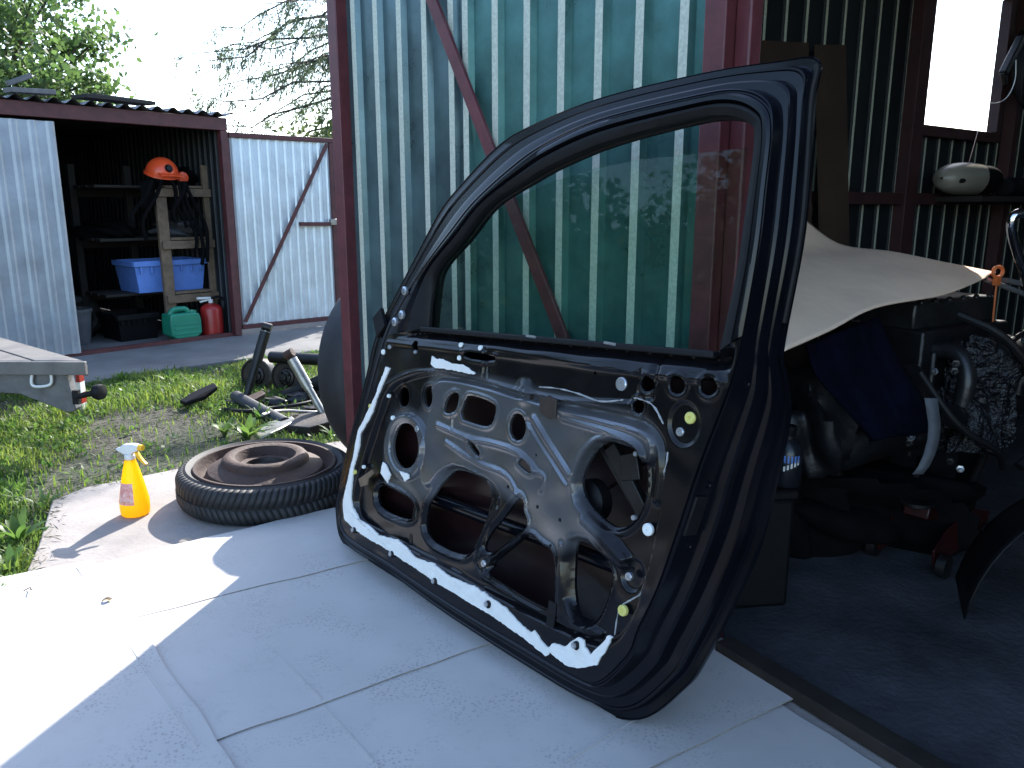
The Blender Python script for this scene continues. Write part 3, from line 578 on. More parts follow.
x.add(vs, [(i * m_ + k, i * m_ + (k + 1) % m_, (i + 1) * m_ + (k + 1) % m_, (i + 1) * m_ + k) for i in range(len(rings) - 1) for k in range(m_)])
x.build('shell', 'black_paint', door, smooth=22)
# outer skin below the belt line, curved a little outwards
k14, k28 = 14 * SUB, 28 * SUB
low = [OR[k % m_] for k in range(k28, m_ + k14 + 1)]
lowp = np.array([[p[0], p[1]] for p in low]); cc = lowp.mean(0); x = MB(); NR = 8; ringv = []
for i in range(NR):
    f_ = 1 - i / NR; wz = -.02 * (1 - f_ * f_)
    ringv.append([T3((cc[0] + (p[0] - cc[0]) * f_ * .985, cc[1] + (p[1] - cc[1]) * f_ * .985, p[2] * f_ + (1 - f_) * -.13 + wz - .004)) for p in low])
ml = len(low); x.add([p for r_ in ringv for p in r_], [(i * ml + k, i * ml + (k + 1) % ml, (i + 1) * ml + (k + 1) % ml, (i + 1) * ml + k) for i in range(NR - 1) for k in range(ml)] + [tuple((NR - 1) * ml + k for k in range(ml))])
x.build('outer_skin', 'black_paint', door, smooth=40)
x = MB(); ringv = [[p + dn * .006 for p in r_] for r_ in ringv[1:]]; x.add([p for r_ in ringv for p in r_], [(i * ml + k, i * ml + (k + 1) % ml, (i + 1) * ml + (k + 1) % ml, (i + 1) * ml + k) for i in range(NR - 2) for k in range(ml)] + [tuple((NR - 2) * ml + k for k in range(ml))]); x.build('skin_primer', 'primer_red', door, smooth=40)
# window frame: from the inner line to the opening
WI = resamp(np.array([[*duv(*W_[k]), 0] for k in range(14, 29)]), False, SUB); II = IR[k14:k28 + 1]; OO = OR[k14:k28 + 1]
x = MB(); P = []
for a, w, o_ in zip(II, WI, OO):
    L_ = lambda f_, d_: T3((a[0] + (w[0] - a[0]) * f_, a[1] + (w[1] - a[1]) * f_, d_))
    P.append([L_(0, 0), L_(.12, .004), L_(.30, .004), L_(.36, -.006), L_(.42, -.010)])
x.grid(P); x.build('window_frame', 'black_paint', door, smooth=40)
x = MB(); P = []
for a, w, o_ in zip(II, WI, OO):
    L_ = lambda f_, d_: T3((a[0] + (w[0] - a[0]) * f_, a[1] + (w[1] - a[1]) * f_, d_))
    B_ = lambda f_: T3((w[0] + (o_[0] - w[0]) * f_, w[1] + (o_[1] - w[1]) * f_, -.045 + (o_[2] + .045) * f_))
    P.append([L_(.40, -.008), L_(.46, -.002), L_(.60, -.001), L_(.94, -.008), L_(1, -.014), L_(1, -.022), L_(.90, -.024), L_(.90, -.034), L_(1, -.036), L_(1, -.046), B_(.3), B_(.96)])
x.grid(P); x.build('window_seal', 'black_rubber', door, smooth=40)
# pressed inner panel as a relief with real openings
def spx(pts, it=2): return chaikin([duv(*p) for p in pts], it)
def ell(cx, cy, rx, ry, n=28, rot=0): return np.array([duv(cx + rx * math.cos(a) * math.cos(rot) - ry * math.sin(a) * math.sin(rot), cy + rx * math.cos(a) * math.sin(rot) + ry * math.sin(a) * math.cos(rot)) for a in np.linspace(0, 2 * math.pi, n, endpoint=False)])
def cr(ox, oy, sc, pts): return [(ox + a / sc, oy + b_ / sc) for a, b_ in pts]
def sdf(P, poly):
    d = np.full(len(P), 1e9); ins = np.zeros(len(P), bool); n = len(poly)
    for i in range(n):
        a, b_ = poly[i], poly[(i + 1) % n]; e = b_ - a; w = P - a; t_ = np.clip((w @ e) / max(e @ e, 1e-12), 0, 1); d = np.minimum(d, np.linalg.norm(w - t_[:, None] * e, axis=1))
        c_ = ((a[1] > P[:, 1]) != (b_[1] > P[:, 1])); xx = (b_[0] - a[0]) * (P[:, 1] - a[1]) / (b_[1] - a[1] + 1e-15) + a[0]; ins ^= c_ & (P[:, 0] < xx)
    return np.where(ins, -d, d)
def pld(P, line):
    d = np.full(len(P), 1e9)
    for a, b_ in zip(line[:-1], line[1:]):
        e = b_ - a; w = P - a; t_ = np.clip((w @ e) / max(e @ e, 1e-12), 0, 1); d = np.minimum(d, np.linalg.norm(w - t_[:, None] * e, axis=1))
    return d
def S(x_): x_ = np.clip(x_, 0, 1); return x_ * x_ * (3 - 2 * x_)
OUT = np.array(list(IR[:k14 + 1, :2]) + [duv(716, 354), duv(424, 328)] + list(IR[k28:, :2]))
HOLES = [ell(402.5, 446, 12.5, 23), ell(399, 397, 5, 10), spx([(419, 386), (431, 386), (431, 408), (419, 408)]),
    spx(cr(330, 350, 5.12, [(575, 315), (590, 250), (630, 212), (658, 225), (645, 312), (605, 328)]), 1),
    spx(cr(330, 350, 5.12, [(655, 350), (690, 235), (730, 232), (830, 268), (850, 300), (832, 375), (795, 395), (735, 378)]), 1),
    ell(516.5, 427, 8.2, 13.7), spx(cr(480, 350, 5.12, [(185, 580), (205, 556), (240, 575), (268, 605), (255, 638), (215, 612)]), 1),
    spx(cr(330, 350, 5.12, [(700, 455), (730, 475), (767, 532), (750, 548), (715, 505)]), 1),
    spx([(370, 489), (379, 485), (411, 504), (409, 524), (373, 511)], 2),
    spx([(421, 506), (430, 490), (440, 478), (451, 468), (487, 483), (480, 525), (465, 556), (450, 556), (417, 538)], 2),
    spx([(487, 534), (500, 520), (517, 496), (522, 501), (520, 510), (527, 526), (507, 541), (489, 555), (480, 550)], 2),
    spx([(489, 565), (507, 551), (528, 533), (540, 546), (553, 553), (552, 611), (542, 608), (486, 576)], 2),
    spx([(567, 546), (575, 541), (594, 555), (606, 574), (604, 590), (594, 618), (585, 625), (567, 615)], 2),
    spx([(575, 478), (582, 460), (592, 447), (605, 441), (617, 444), (635, 450), (639, 462), (640, 490), (637, 507), (627, 524), (612, 531), (599, 524), (582, 506), (575, 492)], 2),
    ell(647, 384, 6, 7.5), ell(677.5, 385, 7.5, 9), ell(709, 386, 8.5, 9.5), ell(638, 406, 6, 7.5), spx([(464, 351), (494, 355), (493, 362), (464, 358)], 1),
    ell(416, 346, 3, 5.5, 14), ell(535, 455, 1.2, 1.6, 10), ell(536, 507, 1.6, 2, 10), ell(559, 520, 1.6, 2, 10), ell(507, 487, 1.6, 2, 10), ell(528, 398, 1.8, 2.6, 10), ell(593.5, 373, 1.5, 2, 10), ell(550, 546, 1.4, 1.8, 10), ell(695, 470, .01, .01, 6)]
HOLES = HOLES[:-1]
F_ = spx([(352, 500), (360, 470), (374, 425), (387, 388), (405, 379), (432, 372), (450, 374), (482, 381), (512, 391), (558, 401), (626, 414), (648, 422), (661, 436), (665, 452), (660, 500), (648, 560), (634, 610), (618, 640), (598, 648), (570, 636), (500, 600), (430, 560), (375, 532), (357, 522)], 2)
TOPF = spx([(486, 350), (640, 374), (636, 402), (560, 398), (515, 388), (486, 380)], 0)
T_ = spx([(434, 380), (447, 379), (482, 386), (510, 396), (530, 400), (556, 408), (620, 424), (646, 432), (652, 450), (648, 470), (600, 436), (578, 458), (571, 478), (572, 500), (580, 512), (625, 552), (624, 575), (600, 556), (580, 535), (562, 543), (564, 618), (600, 632), (596, 640), (560, 628), (480, 582), (470, 566), (490, 522), (500, 502), (490, 482), (455, 464), (440, 470), (425, 490), (416, 480), (424, 430), (428, 390)], 1)
BARE = spx([(428, 372), (447, 373), (512, 388), (560, 400), (640, 420), (655, 436), (652, 452), (632, 446), (605, 436), (580, 452), (568, 480), (572, 510), (600, 540), (570, 545), (545, 545), (528, 530), (518, 500), (487, 484), (455, 468), (440, 478), (425, 500), (388, 492), (380, 470), (384, 425), (400, 410), (418, 420)], 2)
cell = .0031; mn, mxx = OUT.min(0) - .004, OUT.max(0) + .004
nu, nv = int((mxx[0] - mn[0]) / cell) + 2, int((mxx[1] - mn[1]) / cell) + 2
gu, gv = np.meshgrid(mn[0] + np.arange(nu) * cell, mn[1] + np.arange(nv) * cell, indexing='ij'); Pg = np.stack([gu.ravel(), gv.ravel()], 1)
def field(P):
    d = -sdf(P, OUT)
    for h in HOLES:
        bb0, bb1 = h.min(0) - .02, h.max(0) + .02; k = np.all((P > bb0) & (P < bb1), axis=1)
        if k.any(): d[k] = np.minimum(d[k], sdf(P[k], h))
    return d
dd = field(Pg); near = np.abs(dd) < cell * .62
for _ in range(3):
    e = 2e-4; Q = Pg[near]; gx = (field(Q + [e, 0]) - field(Q - [e, 0])) / (2 * e); gy = (field(Q + [0, e]) - field(Q - [0, e])) / (2 * e); g_ = np.stack([gx, gy], 1); gl = np.linalg.norm(g_, axis=1)[:, None] + 1e-6
    Pg[near] = Q - np.clip(field(Q), -cell, cell)[:, None] * g_ / gl / np.maximum(gl, .5)
keep = (dd > 0) | near
def height(P):
    h = np.zeros(len(P)); dF = sdf(P, F_); h -= .016 * S(.5 - dF / .010)
    dT = sdf(P, T_); h += .013 * S(.5 - dT / .011)
    h -= .005 * S(.5 - sdf(P, TOPF) / .008)
    for i, hh in enumerate(HOLES[:19]):      # rolled lips round the openings
        d = sdf(P, hh); big = i in (8, 9, 10, 11, 12, 13)
        h += (.004 if big else .0025) * np.exp(-((d - (.010 if big else .006)) / (.005 if big else .0035)) ** 2)
        if big: h -= .006 * S(1 - d / .010)
    d = sdf(P, ell(402.5, 447, 21, 33)); h += .012 * S(.5 - d / .008); d = sdf(P, ell(402.5, 446, 15.5, 27)); h -= .006 * S(.5 - d / .006)
    def bead(pts, wd, ht, it=2):
        nonlocal h
        L = chaikin([duv(*p) for p in pts], it, False); h += ht * np.exp(-(pld(P, L) / wd) ** 2)
    bead([(548, 408), (600, 418), (640, 428), (654, 442), (656, 470), (652, 500)], .008, .009); bead([(562, 418), (610, 432), (636, 444), (641, 456)], .006, .006)
    bead([(533, 418), (550, 446), (568, 474)], .005, .006); bead([(526, 420), (545, 452), (565, 482)], .004, -.005)
    bead([(454, 392), (452, 410), (451, 430)], .004, .004); bead([(437, 425), (470, 440), (488, 442), (520, 452), (534, 470)], .006, .006)
    bead([(445, 442), (460, 452), (480, 465), (505, 472), (515, 490), (520, 502)], .005, .005); bead([(494, 500), (485, 520), (473, 548)], .005, .005)
    bead([(482, 571), (510, 588), (548, 610)], .007, .007); bead([(487, 566), (520, 586), (550, 604)], .003, -.005); bead([(560, 545), (560, 580), (558, 615)], .006, .006); bead([(582, 520), (600, 538), (622, 560)], .007, .008)
    bead([(470, 560), (480, 535), (492, 510)], .006, .005); bead([(386, 385), (410, 372), (434, 371)], .005, .003); bead([(531, 470), (545, 476), (540, 490)], .005, .004)
    bead([(655, 350), (656, 375), (650, 396)], .007, -.006); bead([(485, 350), (483, 365), (482, 380)], .004, -.005); bead([(640, 372), (636, 400)], .004, -.005)
    d = np.linalg.norm(P - duv(523, 392), axis=1); h += .010 * S(1 - d / .038); h -= .004 * S(1 - d / .012)
    d = sdf(P, ell(684, 424, 15, 22)); h -= .005 * S(.5 - d / .006); d = sdf(P, ell(627, 577, 11, 16)); h -= .006 * S(.5 - d / .006); d = sdf(P, ell(482, 564, 8, 9)); h -= .006 * S(.5 - d / .006)
    d = pld(P, np.array([duv(386, 336), duv(424, 333), duv(716, 361), duv(742, 352)])); h += .0
    sl = np.array([duv(424, 328), duv(716, 354)]); e = sl[1] - sl[0]; nrm_ = np.array([-e[1], e[0]]) / np.linalg.norm(e); dl_ = -((P - sl[0]) @ nrm_)
    h -= .030 * S(1 - dl_ / .034) * S((P[:, 0] - duv(392, 335)[0]) / .03) * S((duv(738, 345)[0] - P[:, 0]) / .03)
    h += .004 * np.exp(-((dl_ - .045) / .006) ** 2)
    h += .0012 * np.sin(P[:, 0] * 40 + 2 * np.sin(P[:, 1] * 23)) * np.sin(P[:, 1] * 37 + 1)
    return h
hh = height(Pg); hh *= S(-sdf(Pg, OUT) / .012)
bare = S(.5 - sdf(Pg, BARE) / .05); bare *= .75 + .25 * np.sin(Pg[:, 0] * 31 + 3 * np.sin(Pg[:, 1] * 17)) 
idx = -np.ones(len(Pg), int); fs = []; kk = keep.reshape(nu, nv); IDX = np.arange(nu * nv).reshape(nu, nv)
c4 = kk[:-1, :-1] & kk[1:, :-1] & kk[1:, 1:] & kk[:-1, 1:]; cdd = (dd.reshape(nu, nv)[:-1, :-1] + dd.reshape(nu, nv)[1:, 1:] + dd.reshape(nu, nv)[1:, :-1] + dd.reshape(nu, nv)[:-1, 1:])
c4 &= cdd > -.2 * cell
ii, jj = np.nonzero(c4); Fq = np.stack([IDX[ii, jj], IDX[ii + 1, jj], IDX[ii + 1, jj + 1], IDX[ii, jj + 1]], 1)
used = np.unique(Fq); idx[used] = np.arange(len(used)); Fq = idx[Fq]; V3 = DO + Pg[used, :1] * du + Pg[used, 1:] * dv + hh[used, None] * dn
# sheet edges turned back round every opening
ed = np.concatenate([Fq[:, [0, 1]], Fq[:, [1, 2]], Fq[:, [2, 3]], Fq[:, [3, 0]]]); key = np.sort(ed, 1); _, inv, cnt = np.unique(key[:, 0] * 10 ** 7 + key[:, 1], return_inverse=True, return_counts=True)
be = ed[cnt[inv] == 1]; bv = np.unique(be); remap = {int(b_): len(V3) + i for i, b_ in enumerate(bv)}
V3 = np.vstack([V3, V3[bv] - dn * .007]); side = [(int(a), remap[int(a)], remap[int(b_)], int(b_)) for a, b_ in be]
me = bpy.data.meshes.new('inner_panel'); me.from_pydata(V3.tolist(), [], Fq.tolist() + side); me.materials.append(MATS['panel_paint'])
att = me.attributes.new('bare', 'FLOAT', 'POINT'); att.data.foreach_set('value', np.concatenate([bare[used], bare[used][bv]]).astype(np.float32))
me.shade_smooth(); me.set_sharp_from_angle(angle=R(50)); o = bpy.data.objects.new('inner_panel', me); COL.objects.link(o); put(o, door)
def dh(px, py): return float(height(np.array([duv(px, py)]))[0])
# torn foam seal
def foam(pts, th=.004, off=.001):
    P = [duv(*p) for p in pts]; x = MB(); r_ = random.Random(len(pts)); Q = []
    for a, b_ in zip(P, P[1:] + P[:1]):
        n = max(1, int(np.linalg.norm(b_ - a) / .006))
        for k in range(n): Q.append(a + (b_ - a) * k / n + np.array([r_.uniform(-.0012, .0012), r_.uniform(-.0012, .0012)]))
    hs = height(np.array(Q)); x.prism([D3(q, max(h_, -.004) + off) for q, h_ in zip(Q, hs)], dn * th); return x
o = foam([(387, 367), (377, 395), (360, 430), (354, 459), (346, 494), (344, 504), (346, 519), (355, 529), (394, 553), (439, 583), (486, 611), (525, 637), (547, 656), (551, 652), (567, 664), (579, 668), (598, 665), (601, 659), (606, 652), (612, 637), (609, 635), (598, 648), (592, 654), (586, 646), (584, 640), (578, 637), (571, 642), (567, 646), (553, 643), (550, 648), (543, 642), (536, 630), (532, 632), (520, 622), (506, 607), (486, 593), (474, 586), (451, 576), (435, 564), (418, 558), (398, 540), (379, 535), (369, 526), (359, 519), (353, 507), (352, 496), (353, 487), (355, 467), (361, 446), (362, 434), (373, 414), (378, 399), (391, 368)]).build('foam_seal', 'foam_white', door, smooth=30); o['label'] = 'torn white foam seal along the lower and front edge'
for pts in (cr(330, 350, 5.12, [(530, 30), (523, 70), (540, 90), (640, 103), (740, 125), (752, 118), (690, 75), (640, 70), (580, 45), (550, 45)]), cr(330, 350, 5.12, [(272, 575), (262, 630), (296, 680), (305, 660), (312, 640), (290, 590)]), cr(330, 350, 5.12, [(358, 618), (385, 672), (405, 660), (405, 636)])): foam(pts, .003, .003).build('foam_scrap', 'foam_white', door)
for pts in ([(538, 387), (556, 388), (575, 393), (593, 400), (605, 402), (622, 400)], [(633, 398), (645, 400), (655, 406), (664, 424)], [(609, 637), (612, 616), (616, 607), (628, 600), (637, 595), (641, 578)], [(668, 452), (667, 466), (661, 480)]):
    x = MB(); L = chaikin([duv(*p) for p in pts], 2, False); r_ = random.Random(3); x.tube([D3(p, h_ + .001) for p, h_ in zip(L, height(L))], [r_.uniform(.0007, .0024) for _ in L], 6); x.build('sealant_bead', 'sealant_grey', door)
def disc(px, py, rad, mat, nm, hole=0, th=.004):
    p = dpt(px, py, 0); p = p + dn * (max(dh(px, py), -.006) + (.005 if nm == 'washer' else .0)); x = MB()
    pr = [(rad, -.003), (rad, th * .6), (rad * .85, th)] + ([(hole * 1.3, th), (hole, th * .5), (.0005, th * .45)] if hole else [(.0005, th * 1.1)]); x.lathe(pr, p, dn, 20); x.build(nm, mat, door)
for p in ((356, 530), (394, 554), (437, 581), (490, 604), (578, 645)):
    disc(*p, .0085, 'black_rubber', 'washer', 0, .003); q = dpt(p[0] - .8, p[1] - .5, 0); x = MB(); x.lathe([(.006, 0), (.006, .005), (.003, .0055), (.0005, .004)], q + dn * .006, dn, 16); x.build('clip', 'clip_steel', door)
for p, rad in (((384, 352), .007), ((461, 345), .006), ((481, 348), .006), ((460, 358), .006), ((646, 530), .0115), ((387, 396), .005), ((391, 418), .006), ((362, 467), .005)): disc(*p, rad, 'clip_white', 'clip', .0015)
for p, rad in (((689, 418), .0105), ((621, 611), .0105), ((371, 406), .006), ((356, 472), .006)): disc(*p, rad, 'clip_yellow', 'clip', .003, .005)
for p, rad in (((679, 432), .008), ((627, 577), .008), ((620, 384), .013), ((416, 352), .005), ((416, 429), .008), ((384, 467), .007), ((407, 477), .006), ((390, 347), .006), ((482, 564), .008), ((634, 454), .005), ((632, 518), .005)): disc(*p, rad, 'clip_steel', 'screw', .002, .004)
# mirror corner bolts, rusty bracket, latch slot
for p in ((406, 291), (403, 315), (396, 322)):
    x = MB(); q = dpt(*p, .004); x.lathe([(.011, 0), (.011, .006), (.006, .008), (.005, .002), (.0005, .002)], q, dn, 20); x.build('bolt', 'clip_steel', door)
x = MB(); q = [(541, 395), (546, 398), (550, 395), (558, 400), (557, 418), (550, 419), (541, 412)]; x.prism([dpt(*p, .004) for p in q], dn * .005); o = x.build('bracket', 'rust_dark', door, bevel=.001); o['label'] = 'small rusty bracket at the middle of the inner panel'
x = MB(); q = cr(330, 350, 5.12, [(150, 660), (220, 612), (230, 630), (200, 660), (195, 690), (160, 700)]); x.prism([dpt(*p, .003) for p in q], dn * .003); x.build('bracket', 'wood_raw', door)
for (px, py, k, fl_) in ((703, 522, 10, .30), (711, 548, 9.7, .42), (716, 512, 10.3, .42)):
    pass
def shellpt(k, i): r_ = rings[i]; return np.array(r_[int(round(k * SUB)) % m_])
c = (shellpt(10.2, 4) + shellpt(10.2, 5)) / 2; up = nz(shellpt(10.8, 5) - shellpt(9.6, 5)); ac = nz(shellpt(10.2, 5) - shellpt(10.2, 4)); nn_ = np.cross(ac, up); nn_ = nn_ if nn_[1] < 0 else -nn_
x = MB(); x.frame(c + nn_ * .001, ac, up, nn_, .034, .075, .008); x.build('latch', 'black_rubber', door, bevel=.002)
for k, f_ in ((10.75, .75), (9.6, .8), (12.4, 1.0)):
    a, b_ = shellpt(k, 4), shellpt(k, 5); c = a + (b_ - a) * f_; x = MB(); x.lathe([(.007, -.002), (.007, .002), (.004, .0025), (.003, .0005), (.0004, .0005)], c, nn_, 18); x.build('bolt', 'black_paint', door)
# window glass, lowered a little, and belt seals
gp = [(427, 279), (450, 254), (473, 231), (496, 212), (519, 197), (557, 181), (599, 168), (640, 160), (687, 155), (748, 148), (744, 200), (733, 280), (718, 372), (420, 345)]
x = MB(); x.prism([dpt(*p, -.0305) for p in gp], dn * .004); o = x.build('window_glass', 'car_glass', door, smooth=0)
for w_, nm in ((-.012, 'belt_seal'), (-.055, 'belt_seal')):
    x = MB(); a, b_ = dpt(424, 329, w_), dpt(717, 355, w_); x.bar(a, b_, .026, .012, dv); x.build(nm, 'black_rubber', door, bevel=.003)
for f_ in (.46, .72):
    a = dpt(424, 327, -.001) + (dpt(717, 353, -.001) - dpt(424, 327, -.001)) * f_; x = MB(); x.frame(a, du, dv, dn, .03, .005, .004); x.build('belt_clip', 'clip_steel', door)
# things inside the door cavity
x = MB(); x.tube([dpt(380, 478, -.075), dpt(640, 575, -.085)], .016, 14); x.build('impact_beam', 'black_paint', door)
x = MB(); x.bar(dpt(612, 446, -.045), dpt(648, 520, -.045), .03, .018, dn); x.bar(dpt(600, 444, -.05), dpt(632, 500, -.05), .012, .012, dn); x.bar(dpt(622, 468, -.04), dpt(640, 466, -.04), .05, .012, dn); x.build('regulator_rail', 'scrap_black', door, bevel=.002)
x = MB(); x.bar(dpt(418, 500, -.03), dpt(412, 545, -.02), .016, .014, dn); x.build('strut', 'black_paint', door, bevel=.003)
x = MB(); x.bar(dpt(553, 602, .0), dpt(549, 634, -.003), .022, .002, dn); x.build('tape_strip', 'black_rubber', door)
x = MB(); x.lathe([(.045, 0), (.045, .03), (.02, .045), (.0005, .045)], dpt(596, 500, -.09), dn, 24); x.build('regulator_motor', 'black_plastic', door)
# small flap of rubber at the mirror corner, drip seal on the rear frame edge
x = MB(); x.prism([dpt(*p, -.03) for p in ((376, 318), (384, 308), (388, 326), (380, 338))], dn * .012); x.build('mirror_gasket', 'black_rubber', door, bevel=.002)
x = MB(); x.tube([T3(p + np.array([-.004, -.003, .008])) for p in OR[k14 + 2:18 * SUB]], .0055, 8); x.build('drip_seal', 'black_rubber', door)

# ------------------------------------------------------------------ spare wheel, upright tyre, spray bottle
tyre_wheel('spare_wheel', np.array([-.86, 2.665, .0655]), np.array([.02, -.015, 1.0]), .292, .13, 'narrow spare wheel with rusty rim lying flat on the concrete', 'wheel', .236, 'rust', 'rust_dark', treads=84)
uc = np.array([-.405, 3.10, .37]); ua = nz((.78, -.62, .10)); tyre_wheel('upright_tyre', uc, ua, .405, .17, 'large black tyre standing upright behind the red gate post', 'tyre', .21, 'rust_dark', 'rust_dark', treads=0)
def spray():
    c = G(136, 514, .0); c[2] = .002; t_ = thing('spray_bottle', c, 'translucent orange spray bottle with white trigger head on the concrete', 'spray bottle'); k = .252 / .262
    bd = [(.040, 0), (.0445, .004), (.046, .02), (.0465, .052), (.0445, .056), (.0440, .062), (.040, .085), (.033, .12), (.025, .155), (.019, .178), (.0165, .19)]
    x = MB(); x.lathe(bd, c, n=36); x.build('body', 'bottle_orange', t_)
    x = MB(); x.lathe([(.0155, .186), (.0165, .188), (.0165, .203), (.013, .206)], c, n=24); x.build('collar', 'white_plastic', t_)
    A = np.array([.96, -.28, 0]); Z = np.array([0, 0, 1.]); B = np.array([.28, .96, 0])
    hd = [(-.045, .218), (-.03, .212), (-.014, .205), (.012, .205), (.018, .214), (.040, .222), (.043, .240), (.020, .243), (-.012, .240), (-.03, .228), (-.044, .224)]
    x = MB(); x.prism([c + A * a + Z * z - B * .011 for a, z in hd], B * .022); x.build('head', 'white_plastic', t_, bevel=.004)
    x = MB(); x.cyl(c + A * .040 + Z * .232, c + A * .056 + Z * .232, .0105, .009, 16); x.build('nozzle', 'bottle_cap', t_)
    x = MB(); tg = [(.022, .216), (.034, .216), (.044, .200), (.056, .186), (.066, .178), (.062, .174), (.046, .184), (.032, .196)]
    x.prism([c + A * a + Z * z - B * .006 for a, z in tg], B * .012); x.build('trigger', 'bottle_cap', t_, bevel=.002)
    x = MB(); nrm_ = nz(np.array([-.25, -1, 0])); P = []
    for i in range(9):
        row = []
        for j in range(9):
            a = math.radians(-38 + 76 * i / 8); z = .045 + .07 * j / 8; rr_ = np.interp(z, [p[1] for p in bd], [p[0] for p in bd]) + .0006
            d = np.array([math.sin(a) * .97 - .25 * math.cos(a), -math.cos(a) * .97 - .25 * math.sin(a), 0]); 
            row.append(c + nz(d) * rr_ + Z * z)
        P.append(row)
    x.grid(P); x.build('label_print', 'bottle_label', t_)
pm('bottle_cap', (.85, .45, .02), .4, 0, .05)
m = pm('bottle_label', (.78, .55, .48), .5, 0, 0, 60, col2=(.55, .10, .09))
spray()
x = MB(); c = G(186, 543); x.lathe([(.004, 0), (.016, .003), (.02, .007), (.012, .011), (.001, .012)], c + [0, 0, .001], n=10); o = x.build('pebble', 'stone'); tag(o, 'small brown pebble on the concrete in front of the spare wheel', 'pebble')
x = MB(); c = G(112, 611); c[2] = .026; P = [[c + np.array([.022 * (i / 6 - .5) * 2, .008 * math.sin(math.pi * i / 6) * (j - 1), .004 * abs(j - 1) + .006 * math.sin(i)]) for j in range(3)] for i in range(7)]; x.grid(P); tag(x.build('dry_leaf', 'dry_leaf'), 'small curled dry leaf on the sunlit cardboard', 'leaf')
x = MB(); c = G(25, 600); c[2] = .026; x.tube([c + np.array([.03 * i / 5, .012 * math.sin(i), .002 * i]) for i in range(6)], .0014, 5); tag(x.build('twig', 'bark'), 'thin twig on the sunlit cardboard at the left edge', 'twig')

# ------------------------------------------------------------------ trailer at the left edge
TZ = .377
tC, tE = G(85, 361, TZ), G(21, 343, TZ); td = nz(tE - tC); tx = np.array([-1., 0.02, 0])
tra = thing('flatbed_trailer', (tC[0] - .6, tC[1] + .3, zs), 'low flat trailer with grey deck jutting in at the left edge', 'trailer')
for k in range(6):      # deck planks run front to back
    a = tC + tx * (.008 + k * .21); x = MB(); x.prism([p - [0, 0, .022] for p in (a, a + tx * .2, a + tx * .2 + td * 1.5, a + td * 1.5)], (0, 0, .022 + rnd.uniform(0, .002))); x.build('plank', 'trailer_deck', tra, bevel=.003)
x = MB(); a = tC + [.0, -.012, -.028]; x.bar(a + [.008, 0, 0], a + tx * 1.4, .02, .055); x.build('end_rail', 'trailer_deck', tra, bevel=.003)
x = MB(); a = tC + [.002, 0, -.04]; x.bar(a, a + td * 1.5, .012, .045); x.build('side_rail', 'trailer_steel', tra, bevel=.002)
YT = tC[1] + .012
x = MB(); x.prism([AT(px, py, YT) for px, py in ((-60, 374), (66, 374), (76, 409), (73, 412), (66, 412), (20, 394), (-60, 390))], (0, .05, 0)); x.build('end_bracket', 'trailer_steel', tra, bevel=.003)
x = MB(); x.tube(chaikin([AT(px, py, YT - .015) for px, py in ((32, 374), (31, 384), (35, 387), (48, 386), (52, 383), (51, 374))], 2, False), .006, 8); x.build('rope_hook', 'white_plastic', tra)
x = MB(); x.tube([AT(76, 397, YT), AT(93, 393, YT)], .012, 10); x.lathe([(.012, -.02), (.03, -.016), (.034, 0), (.03, .016), (.012, .02)], AT(99, 392, YT), (1, -.25, 0), 24); x.bar(AT(76, 390, YT), AT(77, 404, YT), .02, .025, (1, 0, 0)); x.build('buffer', 'black_rubber', tra)
wc = np.array([tC[0] - 1.15, tC[1] + .6, .165]); x = MB(); x.lathe([(.08, -.05), (.18, -.06), (.2, -.045), (.2, .045), (.18, .06), (.08, .05)], wc, (tx + 0), 40); x.build('wheel', 'tyre_rubber', tra)
x = MB(); x.cyl(wc, wc + [0, 0, .15], .04); x.bar(wc + [.3, 0, .13], wc + [-.5, 0, .13], .06, .05); x.build('axle', 'trailer_steel', tra)
rw = G(84, 413, zs); mp = thing('marker_post', rw, 'short red and white marker post behind the trailer corner', 'post')
for k in range(4): x = MB(); x.bar(rw + [0, 0, .055 * k], rw + [0, 0, .055 * (k + 1) - .001], .045, .02, (1, 0, 0)); x.build('stripe', 'red_enamel' if k % 2 else 'white_plastic', mp)

# ------------------------------------------------------------------ scrap heap of suspension parts
def shock(name, p0, p1, r, label, mats=('scrap_black', 'steel_worn')):
    t_ = thing(name, (p0[0], p0[1], zs), label, 'shock absorber', 'old shock absorbers in the scrap heap'); d = p1 - p0
    x = MB(); x.tube([p0, p0 + d * .5, p0 + d * .5, p0 + d * .56], [r * .8, r * .8, r, r], 16); x.build('body', mats[0], t_)
    x = MB(); x.tube([p0 + d * .55, p0 + d * .93], r * 1.15, 16); x.build('dust_tube', mats[0], t_)
    x = MB(); x.cyl(p0 + d * .92, p1, r * .42); x.build('rod', mats[1], t_)
    x = MB(); ax = nz(np.cross(d, (0, 1, .2))); x.lathe([(r * .4, -r), (r * .95, -r), (r * .95, r), (r * .4, r)], p1, ax, 16); x.build('eye', mats[1] if mats[1] == 'rust' else 'scrap_black', t_)
    x = MB(); x.lathe([(r * .4, -r), (r * .9, -r), (r * .9, r), (r * .4, r)], p0, ax, 16); x.build('eye', 'scrap_black', t_)
q = G(246, 398, zs + .03); shock('shock_absorber', q, AT(267, 327, q[1] + .12), .024, 'dark shock absorber sticking up from the scrap beside a brake drum')
q = G(329, 424, zs + .02); shock('shock_absorber', q, AT(289, 354, q[1] + .05), .022, 'worn grey shock absorber leaning left at the near side of the scrap', ('steel_worn', 'rust'))
MATS['shock_tube'] = MATS['scrap_black']
